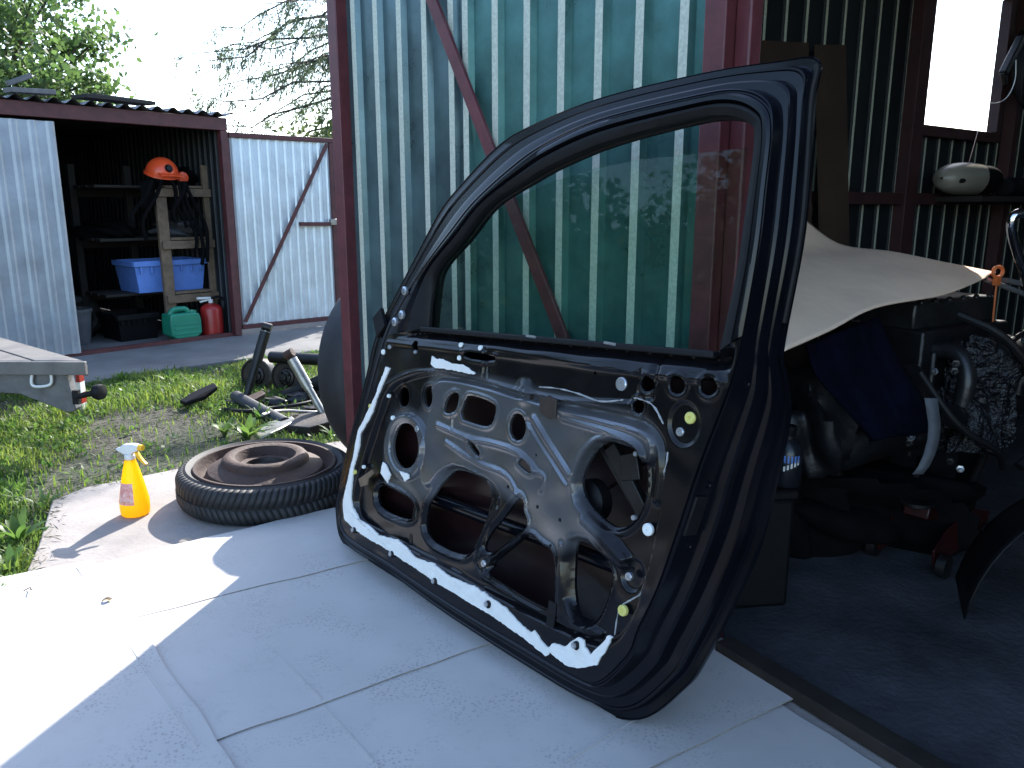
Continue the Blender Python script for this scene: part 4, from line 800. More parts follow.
def drum(px, py, rpx, Y, label):
    c = AT(px, py, Y); rr_ = rpx / FPX * (Y * math.cos(PITCH) + (1 - c[2]) * math.sin(PITCH)); ax = nz((-.25, -1, .12)); t_ = thing('brake_drum', (c[0], c[1], max(zs, c[2] - rr_)), label, 'brake drum', 'brake drums in the scrap heap')
    x = MB(); x.lathe([(rr_ * .8, -.05), (rr_, -.045), (rr_, 0), (rr_ * .97, .012), (rr_ * .88, .014), (rr_ * .86, .006), (rr_ * .55, .006), (rr_ * .5, .016), (rr_ * .42, .02)], c, ax, 40); x.build('drum', 'rust_dark', t_)
    x = MB(); x.lathe([(rr_ * .4, .018), (rr_ * .38, .03), (rr_ * .22, .034), (rr_ * .2, .05), (.001, .052)], c, ax, 24)
    for k in range(4):
        a = k * math.pi / 2 + .5; X = nz(np.cross((0, 0, 1.), ax)); Yv = np.cross(ax, X); qq = c + (X * math.cos(a) + Yv * math.sin(a)) * rr_ * .32; x.cyl(qq + ax * .02, qq + ax * .048, .007)
    x.build('hub', 'scrap_black', t_)
drum(257, 375, 17.5, 4.55, 'left dark brake drum standing in the grass behind the shock absorber')
drum(287, 377, 17, 4.45, 'right dark brake drum beside the black axle beam')
drum(313, 389, 10.5, 4.2, 'small dark brake drum lying low beside the upright tyre')
ax_ = thing('axle_beam', G(310, 400, zs), 'black axle beam with trailing arm lying across the scrap heap', 'axle')
x = MB(); a, b_ = AT(271, 357, 4.45), AT(345, 361, 4.3); x.tube([a, b_], .033, 14); x.build('beam', 'scrap_black', ax_)
x = MB(); x.tube(chaikin([AT(345, 372, 4.1), AT(320, 382, 4.2), AT(300, 392, 4.25), AT(282, 398, 4.3)], 2, False), [.05] * 3 + [.045] * 20 if False else .04, 12); x.build('trailing_arm', 'scrap_black', ax_)
x = MB(); x.tube([AT(332, 362, 4.3), G(338, 402, zs)], .028, 10); x.build('bracket', 'scrap_black', ax_)
x = MB(); x.tube(chaikin([G(236, 397, zs + .03), G(255, 408, zs + .05), G(285, 424, zs + .03)], 2, False), .034, 12); tag(x.build('exhaust_pipe', 'pipe_grey'), 'thick dark grey pipe lying in the middle of the scrap', 'pipe')
x = MB(); x.tube(chaikin([G(222, 409, zs + .02), G(245, 412, zs + .06), G(270, 408, zs + .03), G(300, 405, zs + .05), G(332, 396, zs + .04)], 3, False), .010, 8); tag(x.build('rubber_hose', 'black_rubber'), 'thin black hose snaking over the scrap', 'hose')
x = MB(); x.tube(chaikin([G(262, 415, zs + .07), G(280, 410, zs + .05), G(320, 413, zs + .03), G(338, 410, zs + .02)], 3, False), .008, 8); tag(x.build('brake_line', 'steel_worn'), 'thin pale metal tube lying over the thick grey pipe', 'tube')
def slab(name, pts, th, mat, label, cat, warp=.0):
    x = MB(); x.prism(pts, (0, 0, th)); return tag(x.build(name, mat, bevel=.004), label, cat)
slab('plastic_trim', [G(180, 404, zs + .03), G(192, 396, zs + .05), G(214, 386, zs + .09), G(218, 390, zs + .08), G(205, 399, zs + .045), G(186, 406, zs + .03)], .02, 'black_plastic', 'dark plastic trim piece lying in the grass left of the scrap', 'trim')
slab('rusty_bracket', [G(243, 402, zs + .03), G(262, 394, zs + .06), G(266, 397, zs + .05), G(250, 406, zs + .03)], .022, 'rust', 'rusty brown bracket at the foot of the shock absorber', 'bracket')
slab('weathered_plank', [G(254, 438, zs + .02), G(268, 425, zs + .03), G(292, 419, zs + .04), G(296, 423, zs + .04), G(284, 430, zs + .03), G(262, 441, zs + .02)], .015, 'steel_worn', 'pale weathered strip lying just behind the spare wheel', 'strip')
slab('rusty_scrap', [G(288, 436, zs + .01), G(300, 424, zs + .03), G(345, 418, zs + .03), G(350, 426, zs + .02), G(310, 438, zs + .01)], .05, 'rust_dark', 'dark rusty arm on the soil behind the spare wheel', 'scrap')
for k, (px, py, s_) in enumerate(((276, 402, .05), (302, 398, .06), (318, 410, .05), (232, 404, .04))):
    crumple('scrap_lump', 'scrap_black', G(px, py, zs + s_ * .4), (s_ * 2.6, s_ * 1.8, s_), ['black scrap lump right of the rusty bracket', 'black scrap lump under the axle beam', 'black scrap lump left of the leaning grey shock absorber', 'black scrap lump at the left end of the grey pipe'][k], 'scrap', 20 + k, 10)['group'] = 'scrap lumps'

# ------------------------------------------------------------------ inside the garage
WN3 = np.array([WN[0], WN[1], 0]); WD3 = np.array([WD[0], WD[1], 0])
def wpx(px, py, off): return PL(px, py, P3(wp(0, off), 0), WN3)
def hb(pa, pb, ztop, off0, off1, label):
    a, b_ = wpx(pa, 100, off1), wpx(pb, 100, off1); x = MB(); t0 = [P3(a[:2] + WN * (off0 - off1), .007), P3(b_[:2] + WN * (off0 - off1), .007), P3(b_, wpx(pb, ztop[1], off1)[2]), P3(a, wpx(pa, ztop[0], off1)[2])]
    x.prism(t0, WN3 * .005); tag(x.build('hardboard_sheet', 'hardboard', smooth=0), label, 'hardboard', 'hardboard sheets against the garage wall')
hb(700, 803, (37, 42), .22, .05, 'wider brown hardboard sheet leaning behind the door frame'); hb(810, 840, (44, 44), .24, .06, 'narrow brown hardboard strip leaning on the dark corrugated wall')
# cardboard draped over the engine
rows = [[AT(783, 351, 1.72), AT(830, 330, 1.84), AT(876, 307, 1.97), AT(945, 294, 2.20), AT(987, 277, 2.42)],
        [AT(790, 300, 1.95), AT(835, 292, 2.05), AT(880, 280, 2.16), AT(945, 277, 2.32), AT(990, 274, 2.46)],
        [AT(797, 262, 2.22), AT(840, 262, 2.30), AT(885, 262, 2.36), AT(940, 268, 2.44), AT(992, 273, 2.50)],
        [AT(800, 243, 2.42), AT(843, 251, 2.48), AT(890, 252, 2.50), AT(950, 264, 2.54), AT(995, 273, 2.56)],
        [AT(800, 214, 2.56), AT(838, 243, 2.58), AT(888, 251, 2.56), AT(950, 263, 2.58), AT(996, 272, 2.59)]]
g_ = np.array([resamp(np.array(r_), False, 6) for r_ in rows]); g_ = np.array([resamp(g_[:, j], False, 6) for j in range(g_.shape[1])])
x = MB(); x.grid(g_.tolist()); o = x.build('cardboard_cover', 'cardboard_tan', smooth=60); sm = o.modifiers.new('s', 'SOLIDIFY'); sm.thickness = .004
tag(o, 'pale tan cardboard sheet laid over the dark engine in the garage', 'cardboard')
# engine with gearbox on a stand
ec = AT(935, 390, 2.38); eng = thing('car_engine', (ec[0], ec[1], .006), 'greasy dark car engine with gearbox under the tan cardboard', 'engine')
X, Yv, Z = nz((.86, .51, 0)), nz((-.51, .86, 0)), np.array([0, 0, 1.])
def ep(a, b_, c_): return ec + X * a + Yv * b_ + Z * c_
x = MB(); x.frame(ep(.05, .08, .05), X, Yv, Z, .44, .26, .30); x.frame(ep(.05, .08, -.14), X, Yv, Z, .38, .22, .10)
for k in range(5): x.frame(ep(-.12 + k * .085, -.055, .02), X, Yv, Z, .02, .02, .24)
for k in range(4): x.cyl(ep(-.08 + k * .09, -.05, .0), ep(-.08 + k * .09, -.075, .0), .03)
x.build('block', 'cast_dark', eng, bevel=.008)
x = MB(); x.frame(ep(.05, .08, .235), X, Yv, Z, .42, .18, .08)
for k in range(6): x.cyl(ep(-.12 + k * .07, .0, .26), ep(-.12 + k * .07, .0, .285), .009)
x.build('valve_cover', 'cast_grey', eng, bevel=.02)
for k in range(4):
    x = MB(); a = -.10 + k * .095; x.tube(chaikin([ep(a, -.03, .14), ep(a, -.12, .15), ep(a - .01, -.16, .08), ep(a - .02, -.15, -.02)], 3, False), .024, 12); x.build('intake_runner', 'cast_grey', eng)
x = MB(); x.tube([ep(-.15, -.15, -.03), ep(.22, -.15, -.03)], .035, 14); x.build('manifold', 'cast_dark', eng)
for (b_, c_, r_) in ((.05, -.08, .075), (.15, .08, .05), (-.04, .06, .045)):
    x = MB(); x.lathe([(r_ * .9, 0), (r_, .004), (r_ * .9, .012), (r_ * .9, .02), (r_, .028), (r_ * .6, .03), (.01, .024)], ep(-.18, b_, c_), -X, 28); x.build('pulley', 'cast_grey', eng)
x = MB(); x.lathe([(.13, 0), (.14, .03), (.12, .1), (.09, .2), (.07, .3), (.05, .34)], ep(-.17, .02, -.03), nz(-X * .9 + Yv * -.1 + Z * -.25), 24)
for k in range(6): a = k * 1.05; x.bar(ep(-.2, .02, -.03) + (Yv * math.cos(a) + Z * math.sin(a)) * .125, ep(-.42, .0, -.08) + (Yv * math.cos(a) + Z * math.sin(a)) * .085, .012, .014)
x.build('gearbox', 'cast_dark', eng)
x = MB(); x.lathe([(.055, -.07), (.06, -.05), (.06, .05), (.04, .07)], ep(.2, -.13, .1), X, 24); x.build('alternator', 'cast_grey', eng)
for k, P in enumerate(([ep(-.1, -.1, .25), ep(-.05, -.22, .2), ep(.1, -.24, .05), ep(.25, -.2, -.1)], [ep(.3, -.1, .2), ep(.32, -.2, .1), ep(.25, -.26, -.1), ep(.1, -.22, -.2)], [ep(-.25, -.1, .1), ep(-.2, -.2, -.05), ep(-.05, -.24, -.12), ep(.05, -.2, -.2)], [ep(.0, -.2, .18), ep(.15, -.2, .22), ep(.3, -.12, .18)])):
    x = MB(); x.tube(chaikin(P, 3, False), (.012, .016, .010, .008)[k], 8); x.build('hose', 'black_rubber', eng)
for k in range(26):
    a, b_, c_ = rnd.uniform(-.35, .3), rnd.uniform(-.16, -.05), rnd.uniform(-.2, .22); x = MB(); x.lathe([(.011, 0), (.011, .008), (.006, .009), (.005, .02), (.0005, .02)], ep(a, b_, c_), nz((-.3 + rnd.uniform(-.4, .4), -1, rnd.uniform(-.2, .6))), 6); x.build('bolt', 'cast_grey' if k % 6 else 'clip_steel', eng)
x = MB(); q = AT(998, 272, 2.45); x.tube([q + nz((1, .1, 0)) * (.016 * math.cos(a)) + Z * (.016 * math.sin(a)) for a in np.linspace(0, 2 * math.pi, 18, endpoint=False)], .0055, 8, closed=True); x.bar(q - Z * .018, q - Z * .04, .014, .02, X); x.tube([q - Z * .04, q - Z * .2 + X * .01], .003, 6); x.build('dipstick', 'helmet_orange_dull', eng) if False else None
pm('dipstick_orange', (.5, .12, .03), .45, 0, .1); x.build('dipstick', 'dipstick_orange', eng)
for (a, b_) in ((-.12, .0), (.24, .0), (-.12, .18), (.24, .18)):
    x = MB(); q = ep(a, b_, -.18); x.bar(q, np.array([q[0], q[1], .007]), .05, .05, X); x.build('stand_leg', 'black_plastic', eng)
x = MB(); x.bar(AT(1003, 280, 2.5), AT(1060, 292, 2.6), .03, .015); x.tube([AT(985, 279, 2.47), AT(1040, 300, 2.5)], .008, 8); x.build('hood_bar', 'trailer_steel', eng)
crumple('plastic_film', 'clear_film', AT(975, 410, 2.26), (.15, .14, .28), 'crumpled clear plastic film hanging on the right side of the engine', 'film', 31, 30, .5)
x = MB(); rows = []
for i, (pa, pb, ya, yb, Y) in enumerate(((805, 878, 345, 316, 1.99), (815, 890, 375, 345, 1.98), (838, 905, 402, 372, 1.99), (858, 922, 424, 400, 2.0), (872, 930, 440, 432, 2.02))):
    rows.append([AT(pa + (pb - pa) * t_, ya + (yb - ya) * t_, Y + .12 * t_ + .025 * math.sin(t_ * 11 + i * .7)) for t_ in np.linspace(0, 1, 15)])
g_ = np.array(rows); g_ = np.array([resamp(g_[:, j], False, 5) for j in range(g_.shape[1])]); x.grid(g_.tolist()); o = x.build('navy_jacket', 'navy_cloth', smooth=80); sm = o.modifiers.new('s', 'SOLIDIFY'); sm.thickness = .006; tag(o, 'navy blue cloth hanging down under the tan cardboard', 'cloth')
x = MB(); P = [[AT(px + dx, py, 1.97 + .02 * math.sin(py * .05)) for dx in (0, 13 - i * .4)] for i, (px, py) in enumerate(((924, 398), (926, 410), (928, 425), (927, 440), (923, 455), (918, 466), (912, 474)))]; x.grid(P); o = x.build('plastic_strip', 'grey_tarp', smooth=60); sm = o.modifiers.new('s', 'SOLIDIFY'); sm.thickness = .003; tag(o, 'pale plastic strip hanging below the navy cloth', 'strip')
# black box with an oil bottle
bc = np.array([.565, 1.95, 0]); bx = thing('black_case', bc + [0, 0, .006], 'black case on the garage floor behind the car door edge', 'case')
x = MB(); x.box(bc + [0, 0, .006 + .145], (.24, .22, .29), 8); x.build('body', 'black_plastic', bx, bevel=.012)
x = MB(); x.box(bc + [0, 0, .306], (.25, .23, .025), 8); x.build('lid', 'black_plastic', bx, bevel=.006)
x = MB(); x.box(bc + [.0, -.118, .26], (.05, .012, .05), 8); x.build('latch', 'black_plastic', bx, bevel=.003)
ob = AT(784, 500, 1.9); ob[2] = .3195; bt = thing('oil_bottle', ob, 'small dark bottle with white lettering standing on the black case', 'bottle')
x = MB(); x.lathe([(.034, 0), (.037, .005), (.037, .085), (.030, .105), (.014, .118), (.014, .13)], ob, n=28); x.build('body', 'dark_oil_bottle', bt)
x = MB(); x.lathe([(.016, .128), (.017, .13), (.017, .15), (.015, .152)], ob, n=20); x.build('cap', 'black_plastic', bt)
for k in range(5):
    x = MB(); a = R(-118 + k * 13); q = ob + np.array([math.cos(a), math.sin(a), 0]) * .0374; x.frame(q + [0, 0, .05 + .004 * k], (-math.sin(a), math.cos(a), .25), (0, 0, 1), (math.cos(a), math.sin(a), 0), .005, .012, .0012); x.build('print_mark', 'white_plastic', bt)
    x = MB(); x.frame(q + [0, 0, .074], (-math.sin(a), math.cos(a), 0), (0, 0, 1), (math.cos(a), math.sin(a), 0), .004, .018, .0012); x.build('print_mark', 'crate_blue', bt)
# red trolley jack
jc = G(930, 552); jc[2] = .006; jk = thing('trolley_jack', jc, 'red trolley jack on the garage floor under the engine', 'jack'); JX = nz((.75, .66, 0)); JY = np.array([-JX[1], JX[0], 0])
for sg in (-1, 1):
    x = MB(); x.prism([jc + JX * a + Z * z + JY * sg * .07 for a, z in ((-.18, .03), (.2, .03), (.22, .09), (.08, .13), (-.1, .12), (-.19, .08))], JY * sg * .008); x.build('side_plate', 'jack_red', jk, bevel=.002)
    for a in (-.16, .18): x = MB(); x.lathe([(.012, -.012), (.032, -.012), (.032, .012), (.012, .012)], jc + JX * a + JY * sg * .095 + Z * .033, JY, 20); x.build('wheel', 'scrap_black', jk)
x = MB(); x.bar(jc + JX * .12 + Z * .1, jc - JX * .14 + Z * .16, .07, .035); x.build('lift_arm', 'jack_red', jk, bevel=.004)
x = MB(); x.lathe([(.02, 0), (.045, .012), (.045, .022), (.03, .018)], jc - JX * .14 + Z * .17, n=20); x.build('saddle', 'scrap_black', jk)
x = MB(); x.tube([jc + JX * .19 + Z * .08, jc + JX * .45 + Z * .3], .014, 10); x.build('handle', 'scrap_black', jk)
# wheel arch liner
lc = G(985, 640); lc[2] = .007; x = MB(); P = []
for i in range(19):
    a = R(172 - i * 8.2); P.append([lc + np.array([.30 * math.cos(a) + .24 + .1 * j, .22 * j, .34 * math.sin(a) * (1 - .1 * j)]) for j in np.linspace(0, 1, 7)])
x.grid(P); o = x.build('wheel_arch_liner', 'black_plastic', smooth=60); sm = o.modifiers.new('s', 'SOLIDIFY'); sm.thickness = .004; tag(o, 'curved dark wheel arch liner on the garage floor at the right edge', 'liner')
# shelf, radio, cables, chrome tube
sz = wpx(960, 196, .12)[2]; x = MB(); a, b_ = wp(1.98, .13), wp(3.4, .13); x.bar(P3(a, sz - .012), P3(b_, sz - .012), .2, .022); o = x.build('wall_shelf', 'wood_dark', bevel=.002); tag(o, 'dark narrow shelf on the wall under the bright window', 'shelf')
rc = wpx(966, 177, .14); rc[2] = sz + .066; rd_ = thing('beige_radio', (rc[0], rc[1], sz), 'rounded beige portable radio with dark speaker on the shelf under the window', 'radio')
def cap(x, c, ax, L, ry, rz_, n=28, p=2.6):
    P = []; B_ = np.cross((0, 0, 1.), ax)
    for i in range(25):
        t_ = -1 + 2 * i / 24; k = max(1e-3, (1 - abs(t_) ** p)) ** (1 / p)
        P.append([c + ax * t_ * L / 2 + B_ * math.cos(a) * ry * k + np.array([0, 0, 1.]) * math.sin(a) * rz_ * k for a in np.linspace(0, 2 * math.pi, n)])
    x.grid(P)
x = MB(); cap(x, rc, WD3, .40, .075, .064); x.build('body', 'beige_plastic', rd_, smooth=60)
x = MB(); cap(x, rc + WD3 * .10 + WN3 * .032 + [0, 0, -.003], WD3, .20, .055, .057, p=2.0); x.build('speaker', 'black_cloth', rd_, smooth=60)
x = MB(); cap(x, rc - WD3 * .15 + WN3 * .055 + [0, 0, -.01], WD3, .03, .012, .009); x.build('knob', 'black_plastic', rd_)
x = MB(); x.tube([rc + [0, 0, .06] + WD3 * .01, wpx(988, 96, .12)], [.002, .0012], 6); x.build('antenna', 'chrome', rd_)
x = MB(); qc = wpx(1013, 183, .15); qc[2] = sz + .04; x.lathe([(.035, -.07), (.04, -.06), (.04, .09), (.03, .1)], qc, WD3, 20); tag(x.build('dark_canister', 'black_plastic'), 'dark canister lying on the shelf beside the beige radio', 'canister')
cb = thing('cable_bundle', wpx(1015, 70, .06), 'dark coiled cables hanging on the wall beside the window', 'cables')
for k in range(6):
    x = MB(); c = wpx(1018 + k * 2.2, 62 + k * 3, .05 + .012 * k); x.tube([c + WD3 * (.045 + .004 * k) * math.cos(a) + np.array([0, 0, .13 * math.sin(a)]) for a in np.linspace(0, 2 * math.pi, 26, endpoint=False)], .006, 6, closed=True); x.build('loop', 'black_rubber', cb)
x = MB(); x.bar(wpx(1021, 38, .1), wpx(1003, 74, .1), .03, .03, WN3); x.bar(wpx(1003, 72, .1), wpx(1005, 84, .1), .02, .02, WN3); x.build('plug', 'scrap_black', cb, bevel=.004)
x = MB(); x.tube(chaikin([wpx(1016, 60, .08), wpx(1016, 80, .09), wpx(1008, 98, .09), wpx(996, 104, .08), wpx(988, 102, .06)], 3, False), .0022, 6); x.build('thin_wire', 'white_plastic', cb)
x = MB(); x.tube(chaikin([AT(1060, 225, 2.0), AT(1030, 212, 2.0), AT(1013, 214, 2.0), AT(1010, 228, 2.0), AT(1018, 255, 2.05), AT(1028, 280, 2.1), AT(1050, 420, 2.15), AT(1060, 520, 2.15)], 3, False), .012, 12); tag(x.build('chrome_handle', 'chrome'), 'bent chrome tube handle at the right edge of the picture', 'handle')

# ------------------------------------------------------------------ vegetation
def mesh_np(name, V, Fa, mat, parent=None):
    me = bpy.data.meshes.new(name); me.from_pydata(V.reshape(-1, 3).tolist(), [], Fa.tolist()); me.materials.append(MATS[mat]); me.shade_smooth()
    o = bpy.data.objects.new(name, me); COL.objects.link(o)
    if parent is not None: put(o, parent)
    return o
def rand_dirs(n, r_): d = r_.normal(size=(n, 3)); return d / np.linalg.norm(d, axis=1)[:, None]
def leaves(C, size, r_, asp=.5, droop=.2, dirs=None):
    n = len(C); d = rand_dirs(n, r_) if dirs is None else dirs + .35 * rand_dirs(n, r_); d[:, 2] -= droop; d /= np.linalg.norm(d, axis=1)[:, None]
    s = np.cross(d, rand_dirs(n, r_)); s /= np.linalg.norm(s, axis=1)[:, None] + 1e-9; nn_ = np.cross(d, s); L = size * r_.uniform(.6, 1.3, n)[:, None]
    V = np.stack([C, C + d * L * .45 + s * L * asp * .5 + nn_ * L * .08, C + d * L, C + d * L * .45 - s * L * asp * .5 + nn_ * L * .08], 1)
    return V, np.arange(n * 4).reshape(n, 4)
def tree_deciduous(base, hgt, cen_, rad, nclump, per, size, label, mat, seed, trunk_r=.12):
    r_ = np.random.default_rng(seed); t_ = thing('broadleaf_tree', base, label, 'tree'); x = MB(); b = np.array(base, float); top = np.array(cen_, float)
    path = [b + (top - b) * f_ + np.array([.06 * math.sin(f_ * 5), .05 * math.sin(f_ * 7), 0]) for f_ in np.linspace(0, 1, 8)]; x.tube(path, [trunk_r * (1 - .75 * f_) for f_ in np.linspace(0, 1, 8)], 10); x.build('trunk', 'bark', t_)
    d = rand_dirs(nclump, r_); rr_ = r_.uniform(.25, 1.05, nclump) ** .6; CL = top + d * rr_[:, None] * np.array(rad); x = MB()
    for c in CL:
        f_ = r_.uniform(.35, .95); s = b + (top - b) * f_; md = (s + c) / 2 + [0, 0, .12]; x.tube(chaikin([s, md, c], 2, False), np.linspace(trunk_r * .22, .006, 6 + 0) if False else .012, 5)
    x.build('branches', 'bark', t_)
    C = (CL[:, None, :] + r_.normal(size=(nclump, per, 3)) * np.array([.24, .24, .15]) * r_.uniform(.5, 1.2, (nclump, 1, 1))).reshape(-1, 3)
    V, Fa = leaves(C, size, r_, .6, .25); mesh_np('crown', V, Fa, mat, t_); return t_
c = AT(18, 50, 9.0); tree_deciduous((c[0] - .5, 9.3, zs), 4, (c[0] - .55, 9.2, c[2] - .05), (1.55, 1.2, 1.25), 62, 190, .085, 'leafy green tree rising behind the shed at the left', 'leaf_green', 11)
c = AT(300, 230, 8.6)
def bush(base, rad, n, size, label, seed, mat='bush_green'):
    r_ = np.random.default_rng(seed); t_ = thing('bush', (base[0], base[1], zs), label, 'bush', 'bushes behind the shed'); x = MB()
    for k in range(14):
        e = np.array(base) + rand_dirs(1, r_)[0] * np.array(rad) * .7; e[2] = abs(e[2] - zs) + .4; x.tube(chaikin([np.array([base[0], base[1], zs]), (np.array([base[0], base[1], 0]) + e) / 2 + r_.normal(size=3) * .08, e], 2, False), .012, 5)
    x.build('stems', 'bark', t_)
    m_c = 60; d = rand_dirs(m_c, r_); d[:, 2] = np.abs(d[:, 2]); CL = np.array([base[0], base[1], 0]) + d * (r_.uniform(.3, 1.05, m_c) ** .5)[:, None] * np.array(rad)
    C = (CL[:, None, :] + r_.normal(size=(m_c, n // m_c, 3)) * .16).reshape(-1, 3); C = C[C[:, 2] > 0]; V, Fa = leaves(C, size, r_, .5, .1); mesh_np('foliage', V, Fa, mat, t_)
bush((-2.5, 9.6, 0), (1.0, .6, 1.75), 6500, .085, 'pale green bush showing above the open shed door', 3); bush((-1.5, 9.0, 0), (.8, .6, 2.0), 8000, .085, 'green bush in the gap between shed door and red gate post', 4)
def conifer(base, hgt, label, seed):
    r_ = np.random.default_rng(seed); t_ = thing('conifer_tree', base, label, 'tree'); b = np.array(base, float); x = MB(); x.tube([b, b + [0, 0, hgt * .5], b + [.05, 0, hgt]], [.16, .10, .02], 12); x.build('trunk', 'bark', t_)
    x = MB(); CS = []; DS = []
    for k in range(58):
        z = r_.uniform(1.9, hgt * .97); ln = 3.3 * (1 - .45 * z / hgt) * r_.uniform(.75, 1.15); a = r_.uniform(0, 6.28) if k > 34 else r_.uniform(2.6, 4.1); d = np.array([math.cos(a), math.sin(a), 0])
        P = [b + [0, 0, z] + d * ln * f_ + np.array([0, 0, .32 * f_ - 1.35 * f_ * f_ + .55 * f_ ** 4]) + r_.normal(size=3) * .045 for f_ in np.linspace(0, 1, 9)]; x.tube(P, list(np.linspace(.022, .004, 9)), 5)
        for j in range(34):
            f_ = r_.uniform(.22, 1.0); i = min(7, int(f_ * 8)); p = P[i] + (P[i + 1] - P[i]) * (f_ * 8 - i); sd_ = r_.choice([-1, 1]); s = nz(np.cross(d, (0, 0, 1.)) * sd_ + d * .6 + r_.normal(size=3) * .25); tl_ = r_.uniform(.15, .5) * (1.15 - f_ * .6)
            e = p + s * tl_ + np.array([0, 0, -tl_ * r_.uniform(.4, 1.5)]); m_n = int(20 + tl_ * 70); tt = r_.uniform(0, 1, m_n)[:, None]; CS.append(p + (e - p) * tt + r_.normal(size=(m_n, 3)) * .018); DS.append(np.repeat((nz(e - p))[None], m_n, 0))
            if tl_ > .28 and j % 2: x.tube([p, e], [.004, .002], 4)
    x.build('branches', 'bark', t_); C = np.concatenate(CS); D_ = np.concatenate(DS); V, Fa = leaves(C, .058, r_, .16, .25, D_); mesh_np('needles', V, Fa, 'needle_green', t_)
conifer((-1.15, 10.2, zs), 6.5, 'feathery conifer with drooping branches behind the open shed door', 5)

# grass: blades thick where it grows, thin on the trodden path; one uncountable mass
def grass_density(P):
    slabp = np.array([p[:2] for p in SLAB]); apr = np.array([p[:2] for p in APR]); ds, da = sdf(P, slabp), sdf(P, apr)
    path = np.array([g2(*p) for p in ((150, 470), (60, 470), (95, 440), (95, 412), (160, 405), (235, 420), (262, 440), (225, 452))]); dpth = sdf(P, path)
    heap = np.array([g2(*p) for p in ((262, 402), (345, 392), (350, 432), (300, 436), (280, 425))]); dhp = sdf(P, heap)
    n_ = np.sin(P[:, 0] * 3.1 + 1.7 * np.sin(P[:, 1] * 2.3)) * np.sin(P[:, 1] * 3.7 + 1.3 * np.sin(P[:, 0] * 2.9 + 1)) + .5 * np.sin(P[:, 0] * 9 + P[:, 1] * 7)
    d = .62 + .38 * n_; d = np.clip(d, .12, 1); d *= np.where(dpth < 0, .10, np.clip(.15 + dpth / .2, 0, 1)); d *= np.where(dhp < 0, .18, 1); d *= (ds > .0) & (da > -.03); return d
r_ = np.random.default_rng(9); N = 240000; P = np.stack([r_.uniform(-4.6, .3, N), r_.uniform(1.6, 6.7, N)], 1)
k = (np.abs(P[:, 0]) < P[:, 1] * .72 + .4); P = P[k]; de = grass_density(P); P = P[r_.uniform(0, 1, len(P)) < de]
n = len(P); ln = r_.uniform(.018, .062, n) * (.7 + .6 * (np.sin(P[:, 0] * 5 + 2 * np.sin(P[:, 1] * 4)) * .5 + .5)); 
dsl = sdf(P, np.array([p[:2] for p in SLAB])); ln *= np.where(dsl < .25, 1.15, 1)
a = r_.uniform(0, 6.28, n); lean = r_.uniform(.15, .9, n); w = r_.uniform(.0016, .0036, n)
dx = np.stack([np.cos(a), np.sin(a), np.zeros(n)], 1); sx_ = np.stack([-np.sin(a), np.cos(a), np.zeros(n)], 1); b0 = np.stack([P[:, 0], P[:, 1], np.full(n, zs)], 1); up = np.array([0, 0, 1.])
m1 = b0 + up * (ln * .6)[:, None] + dx * (ln * lean * .3)[:, None]; tp = b0 + up * (ln * (1.02 - .3 * lean))[:, None] + dx * (ln * lean * .95)[:, None]
V = np.stack([b0 - sx_ * w[:, None], b0 + sx_ * w[:, None], m1 + sx_ * (w * .8)[:, None], m1 - sx_ * (w * .8)[:, None], tp], 1); i0 = np.arange(n) * 5
Fa = [tuple(q) for q in np.stack([i0, i0 + 1, i0 + 2, i0 + 3], 1).tolist()] + [tuple(q) for q in np.stack([i0 + 3, i0 + 2, i0 + 4], 1).tolist()]
me = bpy.data.meshes.new('grass'); me.from_pydata(V.reshape(-1, 3).tolist(), [], Fa); me.materials.append(MATS['grass_green']); me.shade_smooth(); o = bpy.data.objects.new('grass', me); COL.objects.link(o); tag(o, 'short sunlit grass growing between the slab and the shed', 'grass', kind='stuff')
# low leafy weeds (ground cover): small leaflets in rosettes
N = 9000; P = np.stack([r_.uniform(-4.2, .1, N), r_.uniform(1.8, 5.9, N)], 1); P = P[np.abs(P[:, 0]) < P[:, 1] * .72 + .3]; de = grass_density(P); P = P[r_.uniform(0, 1, len(P)) < de * .9]
C = np.repeat(np.column_stack([P, np.full(len(P), zs + .005)]), 9, 0) + r_.normal(size=(len(P) * 9, 3)) * [.02, .02, .012]; C[:, 2] = np.abs(C[:, 2] - zs) + zs + .004
dd_ = rand_dirs(len(C), r_); dd_[:, 2] = np.abs(dd_[:, 2]) * .8 + .15; V, Fa = leaves(C, .026, r_, .5, 0, dd_); o = mesh_np('ground_cover', V, Fa, 'weed_green'); tag(o, 'low leafy weeds growing through the grass', 'weeds', kind='stuff')
def weed(px, py, hgt, nl, width, label, seed, spread=.8):
    r2 = random.Random(seed); b = G(px, py, zs); t_ = thing('weed_plant', b, label, 'weed', 'leafy weeds in the yard')
    for k in range(nl):
        a = k * 2.4 + r2.uniform(-.4, .4); L = hgt * r2.uniform(.7, 1.15); le = r2.uniform(.25, spread); d = np.array([math.cos(a), math.sin(a), 0]); s = np.array([-d[1], d[0], 0]); x = MB(); P = []
        for i in range(7):
            f_ = i / 6; c = b + d * L * le * f_ * (1 + .3 * f_) + np.array([0, 0, L * (1.15 * f_ - .55 * f_ * f_ * le * 1.3)]); wd = width * math.sin(math.pi * min(1, .12 + .88 * f_)) ** .8 * r2.uniform(.9, 1.1) + .001
            P.append([c - s * wd + [0, 0, .25 * wd], c, c + s * wd + [0, 0, .25 * wd]])
        x.grid(P); x.build('leaf', 'weed_green', t_, smooth=80, recalc=False)
weed(248, 440, .13, 12, .016, 'broad leafy bright weed just behind the spare wheel', 1, 1.0); weed(262, 424, .12, 9, .008, 'narrow bladed weed beside the thick grey pipe', 2)
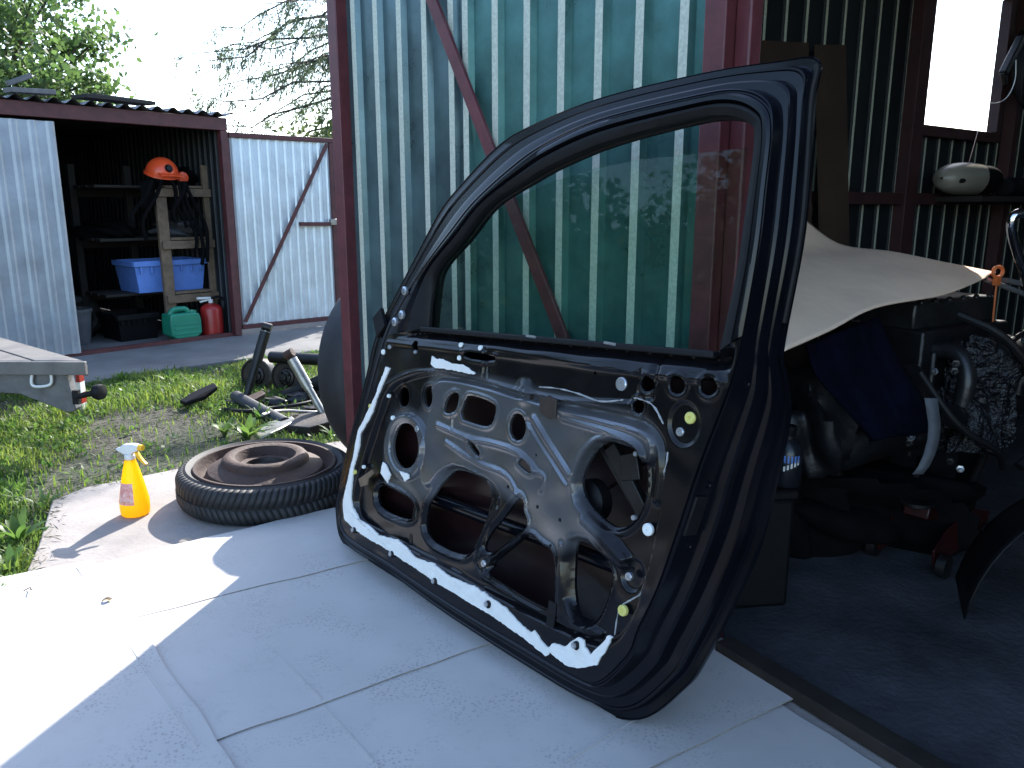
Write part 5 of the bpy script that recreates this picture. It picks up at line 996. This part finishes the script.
weed(225, 436, .09, 9, .014, 'low leafy weed at the end of the dirt path', 3); weed(20, 545, .12, 10, .013, 'leafy weed at the slab edge on the far left', 4); weed(12, 575, .08, 8, .012, 'low weed touching the sunlit cardboard corner', 5)
weed(45, 512, .10, 9, .007, 'thin bladed weed at the slab edge below the bottle shadow', 6); weed(335, 440, .09, 10, .006, 'grassy tuft between the upright tyre and the spare wheel', 7)
weed(170, 385, .10, 9, .012, 'leafy weed in the sunlit grass before the shed doorway', 8); weed(122, 384, .09, 9, .012, 'leafy weed beside the shed apron near the trailer', 9)

# unseen belt of trees, added left of the view for the glossy door and glass to mirror
r_ = np.random.default_rng(21); CL = np.stack([r_.uniform(-12.5, -9.0, 420), r_.uniform(-7, 4.6, 420), r_.uniform(.2, 4.6, 420)], 1); CL[:, 2] *= .75 + .25 * np.sin(CL[:, 1] * 1.7 + CL[:, 0])
C = (CL[:, None, :] + r_.normal(size=(420, 130, 3)) * np.array([.4, .4, .32])).reshape(-1, 3); C = C[C[:, 2] > 0]; V, Fa = leaves(C, .2, r_, .6, .2)
o = mesh_np('unseen_tree_belt', V, Fa, 'bush_green'); tag(o, 'unseen belt of trees added beyond the yard to mirror dark green in the door', 'trees', kind='stuff')

# dry straw and grit lying on the trodden path and along the slab edge; too many to count
r_ = np.random.default_rng(33); N = 26000; P = np.stack([r_.uniform(-3.6, .2, N), r_.uniform(1.9, 5.4, N)], 1); P = P[np.abs(P[:, 0]) < P[:, 1] * .72 + .3]
ds_ = sdf(P, np.array([p[:2] for p in SLAB])); P = P[(ds_ > -.05) & ((grass_density(P) < .35) | (r_.uniform(0, 1, len(P)) < .25))]
n = len(P); z0 = np.where(sdf(P, np.array([p[:2] for p in SLAB])) < 0, .002, zs + .006); C = np.column_stack([P, z0 + r_.uniform(0, .012, n)]); a = r_.uniform(0, 6.28, n); dd_ = np.stack([np.cos(a), np.sin(a), r_.normal(size=n) * .12], 1)
V, Fa = leaves(C, .034, r_, .09, 0, dd_); V[:, :, 2] = np.maximum(V[:, :, 2], zs + .003); o = mesh_np('straw_litter', V, Fa, 'straw'); tag(o, 'dry straw and stalks scattered on the trodden path', 'straw', kind='stuff')

# dark bulk under the cardboard cover: gearbox casing and added black rags standing in for the dark on the floor
crumple('gearbox_casing', 'cast_dark', AT(812, 425, 2.12), (.17, .2, .3), 'dark greasy gearbox casing beside the navy cloth', 'gearbox', 41, 26, .35)
crumple('dark_filler', 'black_cloth', np.array([1.02, 2.28, .006 + .1]), (.62, .3, .26), 'black heap of added rags on the garage floor under the engine', 'filler', 42, 26, .4)
crumple('dark_infill', 'black_cloth', np.array([.80, 2.30, .006 + .14]), (.34, .3, .36), 'black sack added to stand in for the dark behind the black case', 'infill', 43, 26, .3)
